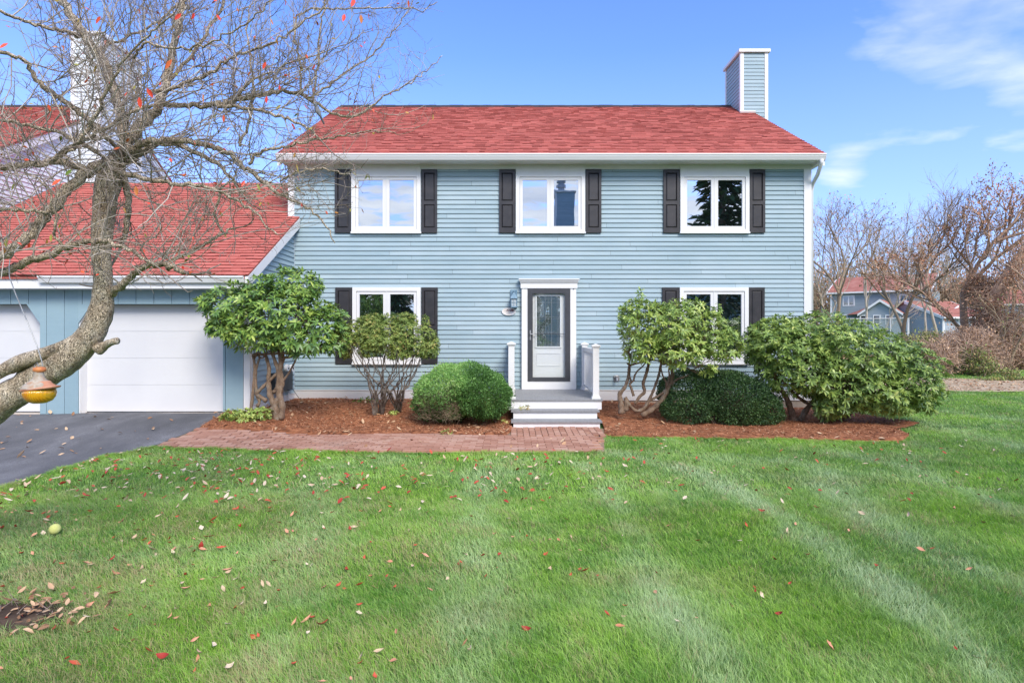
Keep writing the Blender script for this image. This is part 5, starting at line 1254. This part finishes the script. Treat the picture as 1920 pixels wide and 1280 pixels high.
bare_tree('bare_tree', 1880, 640, 34, 11.0, 'thin pale tree with wispy greenish crown at the far right', 104, leafy=2, lfr=.35, spread=.42, leafmat_='olive', lsize=.12, per=(3, 4), trunk_r=.11)
bare_tree('bare_tree', 1930, 650, 27, 7.5, 'brushy bare tree at the right edge of the view', 105, leafy=4, lfr=.5, leafmat_='rustleaf', lsize=.11, mat='redbark', per=(4, 5))
bare_tree('bare_tree', 1795, 650, 62, 9.0, 'dense brown tree behind the smaller distant house', 106, leafy=2, lfr=.4, leafmat_='rustleaf', lsize=.14, spread=.6)
for i, (x, y, D, lab) in enumerate(((1872, 700, 26, 'left pale slender sapling in the brush at the far right'), (1893, 700, 25, 'right pale slender sapling in the brush at the far right'))):
    bare_tree('sapling', x, y, D, 4.5, lab, 120+i, leafy=1, lfr=.3, leafmat_='olive', trunk_r=.055, spread=.3, levels=3, lsize=.1)
for i, (x, D, h, lab) in enumerate(((1540, 46, 11.5, 'pale fine twigged tree just behind the corner board of the blue house'), (1620, 50, 11, 'pale fine twigged tree between the two nearest bare trees'), (1650, 44, 9.5, 'short pale tree in front of the distant roof'), (1760, 47, 12, 'pale fine twigged tree right of the distant house'), (1735, 38, 8.5, 'short twiggy tree at the right end of the distant roof'))):
    bare_tree('bare_tree', x, 640, D, h, lab, 160+i, leafy=1, lfr=.08, spread=.36, levels=5, per=(3, 5), mat='palebark', lsize=.12, leafmat_='rustleaf')
# leaning vine limb
ln = empty('leaning_tree', tuple(U(1830, 640, 29)*np.array((1, 1, 0))+np.array((0, 0, -.1))), 'thick leaning vine covered trunk rising to the right edge', 'tree')
mb = MB(); Pp = resample([U(1822, 655, 29), U(1845, 600, 29), U(1870, 545, 29), U(1900, 500, 29), U(1945, 450, 29), U(2010, 395, 29)], 20); mb.tube(Pp, np.linspace(.34, .16, 20), 8); mb.build('trunk', M['redbark'], ln)
mb = MB(); lf = []
for i in range(900):
    p = Pp[random.randint(2, 19)]+np.array([random.gauss(0, .2) for _ in range(3)]); q = p+np.array((random.gauss(0, .4), random.gauss(0, .3), random.gauss(-.25, .5))); mb.tube(wig(p, q, 4, .08), (.015, .012, .008, .004), 3, cap=False, r=random.random()); lf.append(q)
mb.build('vines', M['redbark'], ln)
P = np.repeat(np.array(lf), 3, 0)+rng.normal(0, .12, (2700, 3)); V, Q = scatter_flakes(P, rng.uniform(.06, .14, 2700), rng.uniform(.04, .1, 2700), rng.uniform(0, 6.28, 2700), rng.normal(0, .9, 2700)); obj('leaves', V, Q, M['rustleaf'], ln, rnd=np.repeat(rng.random(2700), 4))

def thicket(name, lobes, n, label, seed, barkm, leafm, lf=3, ls=.07, tl=.5, r0=.008):
    r = np.random.default_rng(seed); rd = random.Random(seed); A = np.array(lobes); c = A[:, :3].mean(0)
    root = empty(name, (c[0], c[1], float(zg(c[0], c[1]))), label, 'bush'); mb = MB()
    i = r.integers(0, len(A), n); v = r.normal(size=(n, 3)); v /= np.linalg.norm(v, axis=1)[:, None]; P = A[i, :3]+v*A[i, 3:6]*(r.random(n)**.45)[:, None]
    P[:, 2] = np.maximum(P[:, 2], zg(P[:, 0], P[:, 1])+.02)
    for p in P:
        d = np.array((rd.gauss(0, .6), rd.gauss(0, .5), rd.gauss(.2, .5)))*tl; mb.tube(wig(p-d*.5, p+d*.5, 4, tl*.08), np.array((1, .8, .6, .4))*r0, 3, cap=False, r=rd.random())
    mb.build('stem', M[barkm], root)
    Pl = np.repeat(P, lf, 0)+r.normal(0, tl*.25, (n*lf, 3)); m = len(Pl); V, Q = scatter_flakes(Pl, r.uniform(.6, 1.4, m)*ls, r.uniform(.3, .8, m)*ls, r.uniform(0, 6.28, m), r.normal(0, .9, m)); obj('leaves', V, Q, M[leafm], root, rnd=np.repeat(r.random(m), 4))
thicket('bramble_thicket', [pl(1795, 668, 24, 55, 38, 1.6), pl(1745, 672, 23, 32, 34, 1.2), pl(1840, 676, 24.5, 34, 26, 1.4), pl(1815, 640, 25, 40, 26, 1.4)], 2600, 'tangled brown bramble thicket at the back of the lawn', 1, 'redbark', 'brownleaf', 2, .08, .6, .012)
thicket('olive_bush', [pl(1725, 650, 27, 28, 30, 1.2), pl(1700, 660, 27, 26, 34, 1.2), pl(1745, 640, 28, 20, 20, 1.)], 900, 'yellow green wispy bush below the fence screen', 2, 'bgbark', 'olive', 5, .09, .5)
thicket('green_bramble', [pl(1825, 672, 23, 22, 20, .8), pl(1838, 690, 22.5, 26, 14, .8)], 500, 'small dark green shrub growing in the brambles', 3, 'bgbark', 'azalea', 6, .08, .4)
thicket('vine_heap', [pl(1848, 590, 29, 22, 46, .9), pl(1835, 540, 30, 16, 28, .6), pl(1885, 615, 29, 36, 30, 1.2)], 1500, 'heap of dense rusty vines around the vine covered tree', 4, 'redbark', 'rustleaf', 2, .10, .8, .014)
thicket('brush_row', [pl(1900, 640, 27, 50, 50, 1.4), pl(1950, 600, 28, 60, 70, 1.4), pl(1890, 672, 26, 40, 22, 1.), pl(1960, 680, 26, 60, 24, 1.)], 1700, 'brown scrub at the right edge behind the far lawn', 5, 'redbark', 'brownleaf', 3, .09, .8, .014)
# leaf strip between the two lawns
x = rng.uniform(9, 30, 7000); y = rng.uniform(17.2, 21.3, 7000)+.3*np.sin(x); P = np.c_[x, y, zg(x, y)+.02]; V, Q = scatter_flakes(P, rng.uniform(.05, .12, len(x)), rng.uniform(.03, .07, len(x)), rng.uniform(0, 6.28, len(x)), rng.normal(0, .3, len(x)))
tag(obj('leaf_litter', V, Q, M['brownleaf'], None, rnd=np.repeat(rng.random(len(x)), 4)), 'strip of dry brown leaves across the back of the lawn', kind='stuff')
loft('leaf_strip', [(8.5, 17.3), (14, 17.2), (20, 17.3), (32, 17.5)], [(8.5, 21.2), (14, 21.4), (20, 21.2), (32, 21.5)], 60, 8, .012, simple('tan_leaf_soil', [(.3, (.30, .24, .13)), (.5, (.45, .35, .24)), (.7, (.56, .46, .34))], .95, 4, .1, .5, 20), kind='structure')
x = rng.uniform(10, 34, 9000); y = rng.uniform(29.5, 33, 9000); P = np.c_[x, y, zg(x, y)+.02+.25*rng.random(9000)*(y > 30)]; V, Q = scatter_flakes(P, rng.uniform(.08, .2, len(x)), rng.uniform(.04, .1, len(x)), rng.uniform(0, 6.28, len(x)), rng.normal(0, .6, len(x)))
tag(obj('leaf_litter', V, Q, M['brownleaf'], None, rnd=np.repeat(rng.random(len(x)), 4)), 'brown woodland floor litter behind the far lawn', kind='stuff')
# yellow seedling in the strip, low green hedge line
thicket('low_hedge', [pl(x_, 713, 20.8, 22, 3, .2) for x_ in (1850, 1880, 1910, 1935)], 200, 'low dark green ground cover strip at the back of the lawn', 6, 'bgbark', 'azalea', 6, .07, .2)
thicket('yellow_bush', [pl(1895, 700, 21.3, 18, 8, .3)], 50, 'small yellow leafed plant at the back of the lawn', 7, 'bgbark', 'olive', 4, .09, .3)

# trees behind the garage (left)
for i, (x, D, h, lab) in enumerate(((350, 27, 10.5, 'bare tree behind the garage roof, left one of the middle pair'), (410, 31, 11.5, 'bare tree behind the garage roof, right one of the middle pair'), (485, 26, 9.5, 'bare tree behind the garage roof, nearest the blue house'), (290, 33, 12, 'bare tree behind the garage roof beside the neighbouring gable'), (540, 30, 10, 'bare tree half hidden by the left gable of the blue house'))):
    bare_tree('bare_tree', x, 640, D, h, lab, 140+i, spread=.6, per=(4, 5), leafy=1, lfr=.1, lsize=.09, levels=5, fork=.8, mat='palebark')
# far woods
rd = random.Random(9); mb = MB(); LP = []
for i in range(150):
    D = rd.uniform(78, 105); X_ = rd.uniform(.40, 1.05)*D; h = rd.uniform(7, 13)*(D/90); z0 = -.2+.012*(D-17)*.6
    for j in range(26):
        a = rd.uniform(0, 6.28); q = rd.uniform(.3, 3); b0 = np.array((X_, D, z0+h*rd.uniform(.2, .6))); e = np.array((X_+q*math.cos(a), D+q*math.sin(a), z0+h*rd.uniform(.55, 1.))); mb.tube(wig(b0, e, 4, .25), (.10, .07, .05, .03), 3, cap=False, r=rd.random()); LP.append(e)
    mb.tube([(X_, D, z0), (X_+rd.gauss(0, .4), D, z0+h*.6)], (.2, .1), 4, cap=False, r=.5)
o = mb.build('far_woods', M['bgbark'], None); tag(o, 'hazy brown bare woods beyond the distant houses', kind='stuff')
P = np.repeat(np.array(LP), 3, 0)+rng.normal(0, .8, (len(LP)*3, 3)); m = len(P); V, Q = scatter_flakes(P, rng.uniform(.2, .6, m), rng.uniform(.1, .35, m), rng.uniform(0, 6.28, m), rng.normal(0, .9, m))
tag(obj('far_foliage', V, Q, M['rustleaf'], None, rnd=np.repeat(rng.random(m), 4)), 'last rusty leaves of the far woods', kind='stuff')

# ============================== DISTANT HOUSES
M['farwall'] = siding_mat('distant_blue_siding', [(.2, (.22, .28, .31)), (.5, (.26, .325, .355)), (.8, (.31, .37, .40))])
M['farpale'] = siding_mat('distant_pale_siding', [(.2, (.30, .35, .40)), (.5, (.35, .40, .45)), (.8, (.40, .45, .50))])
M['farroof'] = simple('distant_red_roof', [(.2, (.27, .10, .08)), (.5, (.36, .15, .12)), (.8, (.42, .21, .17))], .9, 1.5, .1, .3, 6)
def far_house(name, root, x0, x1, D0, D1, zb, ze, zr, depth, wallm=None, gable_side=False):
    """front wall from px x0 at D0 to px x1 at D1"""
    wallm = wallm or M['farwall']
    A = np.array(((x0-HX)*D0/F, D0)); B = np.array(((x1-HX)*D1/F, D1)); u = (B-A)/np.linalg.norm(B-A); n = np.array((-u[1], u[0])); W = np.linalg.norm(B-A)
    pt = lambda s, o, z: (*(A+u*s-n*o), z)
    mb = MB(); siding(mb, 0, W, zb, ze, pt, expo=.11, t=.014)
    mb.build('front_wall', wallm, root)
    mb = MB(); mb.prism([pt(0, -.02, zb), pt(0, -.02, ze), pt(0, -depth/2, zr-.1), pt(0, -depth, ze), pt(0, -depth, zb)], (*(u*W), 0)); mb.build('side_wall', wallm, root)
    mb = MB(); a, b, c = pt(-.3, .4, ze-.02), pt(-.3, -depth/2, zr), pt(-.3, -depth-.4, ze-.02)
    th = np.array((0, 0, -.16)); mb.prism([b, c, np.array(b)+th, a], (*(u*(W+.6)), 0)); mb.build('roof', M['farroof'], root)
    mb = MB()
    mb.prism([pt(-.34, .45, ze-.16), pt(-.34, .45, ze), pt(-.34, .38, ze), pt(-.34, .38, ze-.16)], (*(u*(W+.68)), 0))
    for s in (-.34, W+.26):
        mb.prism([pt(s, .42, ze), pt(s, -depth/2, zr+.01), pt(s, -depth/2, zr-.3), pt(s, .42, ze-.26)], (*(u*.08), 0))
    for s in (-.01, W-.17): mb.prism([pt(s, .02, zb), pt(s+.18, .02, zb), pt(s+.18, .02, ze), pt(s, .02, ze)], (*(-n*-.05), 0))
    mb.build('trim', M['white'], root)
    return pt, W, u, n
def far_window(root, pt, s0, s1, z0, z1, mull=1):
    mb = MB(); c = .1
    def bx(a, b, e, f, o0, o1): mb.add([pt(a, o0, e), pt(b, o0, e), pt(b, o0, f), pt(a, o0, f), pt(a, o1, e), pt(b, o1, e), pt(b, o1, f), pt(a, o1, f)], [(4,5,6,7),(0,1,5,4),(1,2,6,5),(2,3,7,6),(3,0,4,7)])
    bx(s0, s0+c, z0, z1, 0, .05); bx(s1-c, s1, z0, z1, 0, .05); bx(s0+c, s1-c, z0, z0+c, 0, .049); bx(s0+c, s1-c, z1-c, z1, 0, .049)
    for i in range(mull):
        m_ = s0+(s1-s0)*(i+1)/(mull+1); bx(m_-.06, m_+.06, z0+c, z1-c, 0, .048)
    w = mb.build('window', M['white'], root); mb = MB(); mb.quad(pt(s0+c, .022, z0+c), pt(s1-c, .022, z0+c), pt(s1-c, .022, z1-c), pt(s0+c, .022, z1-c)); mb.build('pane', M['glassfar'], w)
zD = lambda y, D: CZ-(y-HY)*D/F
h1 = empty('distant_house', (38, 62, -.2), 'distant blue grey two storey house with red roof behind bare trees', 'house')
D0_, D1_ = 66, 60
pt, W, u, n_ = far_house('distant_house', h1, 1557, 1742, D0_, D1_, -.3, zD(549, 66), zD(549, 66)+1.95, 9)
sx = lambda x: W*(x-1557)/(1742-1557)
far_window(h1, pt, sx(1582), sx(1606), zD(573, 64), zD(553, 64)); far_window(h1, pt, sx(1690), sx(1714), zD(571, 61), zD(551, 61)); 
far_window(h1, pt, sx(1576), sx(1592), zD(600, 64), zD(589, 64)); far_window(h1, pt, sx(1703), sx(1724), zD(608, 61), zD(587, 61))
# front gable
mb = MB(); s0, s1 = sx(1598), sx(1700); zz0, zz1, zz2 = zD(640, 62), zD(588, 62), zD(565, 62); o_ = 3.
mb.prism([pt(s0+1.6, o_, -.3), pt(s1, o_, -.3), pt(s1, o_, zz1), pt((s0+1.6+s1)/2, o_, zz2), pt(s0+1.6, o_, zz1)], (*(n_*o_), 0)); mb.build('entry_wall', M['farpale'], h1)
mb = MB(); mm = (s0+1.6+s1)/2
mb.add([pt(s0+1.3, o_+.3, zz1-.05), pt(mm, o_+.3, zz2+.12), pt(mm-.0, 0, zz2+.12), pt(s0-.4, 0, zz1-.05), pt(s1+.3, o_+.3, zz1-.05), pt(s1+.3, 0, zz1-.05)], [(0,1,2,3),(1,4,5,2)]); mb.build('entry_roof', M['farroof'], h1)
mb = MB()
for a, b in ((s0+1.3, mm), (s1+.3, mm)): mb.prism([pt(a, o_+.32, zz1-.05), pt(b, o_+.32, zz2+.14), pt(b, o_+.32, zz2-.12), pt(a, o_+.32, zz1-.28)], (*(n_*.06), 0))
mb.build('entry_trim', M['white'], h1)
ptE = lambda s, o, z: pt(s, o_+o, z)
for a in (1628, 1652, 1674): far_window(h1, ptE, sx(a), sx(a+14), zD(610, 62), zD(591, 62), 0)
h2 = empty('distant_house', (45, 56, -.2), 'low distant grey wing with sloping red roof to the right of the blue grey house', 'house')
pt2, W2, u2, n2_ = far_house('x', h2, 1768, 1850, 56, 57, -.3, zD(594, 56), zD(560, 56), 8, M['farpale'])
far_window(h2, pt2, W2*.34, W2*.56, zD(603, 56), zD(592, 56)-.05, 1)
mb = MB(); mb.tube([pt2(-.1, .1, zD(594, 56)), pt2(-.1, .1, -.3)], .09, 6); mb.build('downspout', M['vinyl'], h2)
h3 = empty('distant_house', (41.5, 58, -.2), 'short red roofed link between the two distant houses', 'house')
far_house('x', h3, 1743, 1768, 59, 58, -.3, zD(592, 58), zD(572, 58), 5, M['farwall'])
h4 = empty('distant_house', (64, 66, -.2), 'pale gabled house half hidden by brush at the far right', 'house')
far_house('x', h4, 1862, 1960, 66, 64, -.3, zD(570, 66), zD(541, 66), 8, M['farpale'])

# screen fence
fn = empty('screen_fence', (25.5, 40, -.2), 'chain fence with pale green windscreen in front of the distant house', 'fence')
a, b = U(1575, 640, 41), U(1702, 640, 39.5); zt = zD(597, 40); u_ = (b-a)[:2]; Wf = np.linalg.norm(u_); u_ /= Wf
for i in range(5):
    p = a[:2]+u_*Wf*i/4; mb = MB(); mb.tube([(p[0], p[1], -.2), (p[0], p[1], zt+.03)], .045 if i < 4 else .09, 8); mb.build('post', M['vinyl'], fn)
mb = MB(); mb.tube([(*a[:2], zt), (*b[:2], zt)], .035, 6); mb.build('top_rail', M['vinyl'], fn)
mb = MB(); mb.quad((a[0], a[1]+.05, -.2), (b[0], b[1]+.05, -.2), (b[0], b[1]+.05, zt-.05), (a[0], a[1]+.05, zt-.05)); mb.build('windscreen', M['screen'], fn)

# ============================== WHAT THE WINDOWS REFLECT (across the street)
M['needle'] = leafmat('pine_needles', [(.1, (.02, .05, .02)), (.5, (.04, .09, .03)), (.9, (.10, .15, .05))], .6, .3, .1)
oh = empty('opposite_house', (4.5, -13, 0), 'blue house with a tall sided chimney across the street behind the viewer', 'house')
mb = MB(); mb.box(2.6, 16, -22, -14, -.2, 6.2); mb.build('wall', M['siding'], oh)
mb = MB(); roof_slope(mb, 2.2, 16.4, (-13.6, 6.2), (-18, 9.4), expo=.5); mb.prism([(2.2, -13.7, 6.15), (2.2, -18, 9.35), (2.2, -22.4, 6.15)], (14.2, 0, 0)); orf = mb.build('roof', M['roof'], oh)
mb = MB(); siding(mb, 3.05, 4.35, 6, 11.2, (lambda s, o, z: (s, -14.8+o, z))); siding(mb, -16.6, -14.8, 6, 11.2, LEFTF(3.05)); mb.box(3.06, 4.34, -16.6, -14.81, 6, 11.2); oc = mb.build('chimney', M['siding'], orf)
mb = MB(); mb.box(2.95, 3.12, -14.95, -14.77, 6, 11.2); mb.box(2.95, 4.45, -16.7, -14.7, 11.2, 11.3); mb.build('chimney_trim', M['white'], orf)
mb = MB(); mb.lathe((3.5, -15.6, 11.3), [(.2, 0), (.2, .35), (.32, .36), (.32, .55), (.2, .56), (.2, .7), (.3, .71), (.3, .85), (0, .9)], 16); mb.build('flue', M['metal'], orf)
rp = np.random.default_rng(77)
def reflector_tree(x, y, h, r0, lab, seed, n=2600):
    rr = np.random.default_rng(seed); root = empty('evergreen_tree', (x, y, -.2), lab, 'tree'); mb = MB(); mb.tube([(x, y, -.3), (x, y, h)], (.3, .06), 8); mb.build('trunk', M['bgbark'], root)
    z = rr.uniform(.04, 1, n)**.8; a = rr.uniform(0, 6.28, n); q = r0*(1-z)**.8*np.sqrt(rr.random(n))*(.8+.35*np.sin(z*26+a*2)); P = np.c_[x+q*np.cos(a), y+q*np.sin(a), z*h]
    d = np.c_[np.cos(a), np.sin(a), rr.normal(0, .3, n)]; V, Q, T = leaf_batch(P, d, rr.normal(0, .4, (n, 3))+np.array((0, 0, 1.)), rr.uniform(.4, .9, n), rr.uniform(.16, .34, n), rr.uniform(0, .4, n)); obj('crown', V, [Q, T], M['needle'], root, rnd=np.repeat(rr.uniform(.1, .8, n), 10))
for i, (x, y, h, r0, lab) in enumerate(((16.5, -9, 17, 4.2, 'tall dark evergreen across the street, beside the opposite house'), (21, -7, 19, 4.6, 'tallest dark evergreen across the street'), (12.4, -8.5, 14, 2.8, 'slim dark evergreen before the opposite house'), (-3, -16, 6.2, 3, 'round low evergreen across the street, centre'), (-8.5, -15, 7, 3.4, 'low evergreen across the street, middle left'), (-14, -14, 6.6, 3.4, 'low evergreen across the street, left'), (.4, -15, 7.6, 2.2, 'narrow evergreen by the gable across the street'), (-20, -14, 7.5, 3.6, 'low evergreen across the street, far left'))):
    reflector_tree(x, y, h, r0, lab, 200+i)

# ============================== SKY, SUN, CAMERA
w = bpy.data.worlds.new('World'); sc.world = w; w.use_nodes = True; nt = w.node_tree
bg = nt.nodes['Background']
SUN_EL, SUN_AZ = math.radians(40), math.radians(154)   # compass from +Y clockwise: behind-left of the camera
sky = nt.nodes.new('ShaderNodeTexSky'); sky.sky_type = 'NISHITA'; sky.sun_disc = False; sky.sun_elevation = SUN_EL; sky.sun_rotation = SUN_AZ
sky.ozone_density = 1.6; sky.air_density = 1.0; sky.dust_density = .6
tc = nt.nodes.new('ShaderNodeTexCoord'); dirv = tc.outputs['Generated']
sep = nt.nodes.new('ShaderNodeSeparateXYZ'); L(nt, dirv, sep.inputs[0])
den = math_(nt, 'MAXIMUM', math_(nt, 'ADD', sep.outputs[2], .12), .05)
cmb = nt.nodes.new('ShaderNodeCombineXYZ'); L(nt, math_(nt, 'DIVIDE', sep.outputs[0], den), cmb.inputs[0]); L(nt, math_(nt, 'DIVIDE', sep.outputs[1], den), cmb.inputs[1])
def cloudn(scale, det, off):
    mp = nt.nodes.new('ShaderNodeMapping'); mp.inputs['Location'].default_value = off; mp.inputs['Scale'].default_value = (1, 1.25, 1); mp.inputs['Rotation'].default_value = (0, 0, .6); L(nt, cmb.outputs[0], mp.inputs[0])
    n = nt.nodes.new('ShaderNodeTexNoise'); n.inputs['Scale'].default_value = scale; n.inputs['Detail'].default_value = det; n.inputs['Roughness'].default_value = .52; n.inputs['Distortion'].default_value = .25; L(nt, mp.outputs[0], n.inputs['Vector']); return n.outputs['Fac']
def near_dir(x, y, tight):
    d = np.array(((x-HX)/F, 1, (HY-y)/F)); d /= np.linalg.norm(d); v = nt.nodes.new('ShaderNodeVectorMath'); v.operation = 'DOT_PRODUCT'; L(nt, dirv, v.inputs[0]); v.inputs[1].default_value = tuple(d)
    return math_(nt, 'POWER', math_(nt, 'MAXIMUM', v.outputs['Value'], 0), tight)
n1 = cloudn(.95, 7, (3.1, 1.7, 0)); n2 = cloudn(2.6, 6, (0, 5, 2))
place_ = math_(nt, 'MULTIPLY', near_dir(1850, 30, 50), .33)
place_ = math_(nt, 'ADD', place_, math_(nt, 'MULTIPLY', near_dir(1640, 60, 160), .10))
place_ = math_(nt, 'ADD', place_, math_(nt, 'MULTIPLY', near_dir(250, 420, 14), .04))
place_ = math_(nt, 'SUBTRACT', place_, math_(nt, 'MULTIPLY', near_dir(820, 90, 60), .25))
place_ = math_(nt, 'ADD', place_, math_(nt, 'MULTIPLY', near_dir(1580, 325, 900), .26))
zen = math_(nt, 'MULTIPLY', math_(nt, 'MAXIMUM', math_(nt, 'SUBTRACT', sep.outputs[2], .62), 0), .8)
place_ = math_(nt, 'SUBTRACT', place_, math_(nt, 'MULTIPLY', near_dir(1720, 380, 26), .20))
back = math_(nt, 'MULTIPLY', math_(nt, 'MAXIMUM', math_(nt, 'MULTIPLY', sep.outputs[1], -1.6), 0), .17)
v = math_(nt, 'ADD', math_(nt, 'ADD', math_(nt, 'MULTIPLY', n1, .68), math_(nt, 'MULTIPLY', n2, .34)), math_(nt, 'ADD', place_, math_(nt, 'ADD', back, zen)))
n3 = cloudn(6.5, 5, (2, 8, 1))
v = math_(nt, 'ADD', v, math_(nt, 'MULTIPLY', math_(nt, 'SUBTRACT', n3, .5), math_(nt, 'MULTIPLY', back, 5.0)))
mask = ramp(nt, v, [(.61, (0, 0, 0)), (.84, (1, 1, 1))])
hz = ramp(nt, sep.outputs[2], [(.0, (1, 1, 1)), (.42, (0, 0, 0))])
skyc = mixc(nt, 1., sky.outputs[0], (.76, .96, 1.5), 'MULTIPLY')
cloudc = mixc(nt, ramp(nt, n2, [(.3, (0,0,0)), (.7, (1,1,1))]), (3.9, 4.2, 4.9), (6.4, 6.4, 6.5))
col = mixc(nt, math_(nt, 'MULTIPLY', hz, .55), skyc, (2.7, 3.2, 5.5))
col = mixc(nt, math_(nt, 'MULTIPLY', mask, .92), col, cloudc)
L(nt, col, bg.inputs[0]); bg.inputs[1].default_value = .14
sun = bpy.data.lights.new('sun', 'SUN'); sun.energy = 2.4; sun.angle = math.radians(24); sun.color = (1., .93, .82)
so = bpy.data.objects.new('sun', sun); COL.objects.link(so)
sd_ = Vector((math.sin(SUN_AZ)*math.cos(SUN_EL), math.cos(SUN_AZ)*math.cos(SUN_EL), math.sin(SUN_EL))); so.rotation_euler = sd_.to_track_quat('Z', 'Y').to_euler(); so.location = (0, 0, 20)
cam = bpy.data.cameras.new('camera'); cam.sensor_width = 36; cam.lens = 36*F/1920; cam.shift_y = -20/1920; cam.clip_start = .05; cam.clip_end = 2000
co_ = bpy.data.objects.new('camera', cam); COL.objects.link(co_); co_.location = (0, 0, CZ); co_.rotation_euler = (math.radians(90), 0, 0); sc.camera = co_
vs = sc.view_settings; vs.view_transform = 'Standard'; vs.look = 'None'; vs.exposure = 0.72; vs.gamma = 1
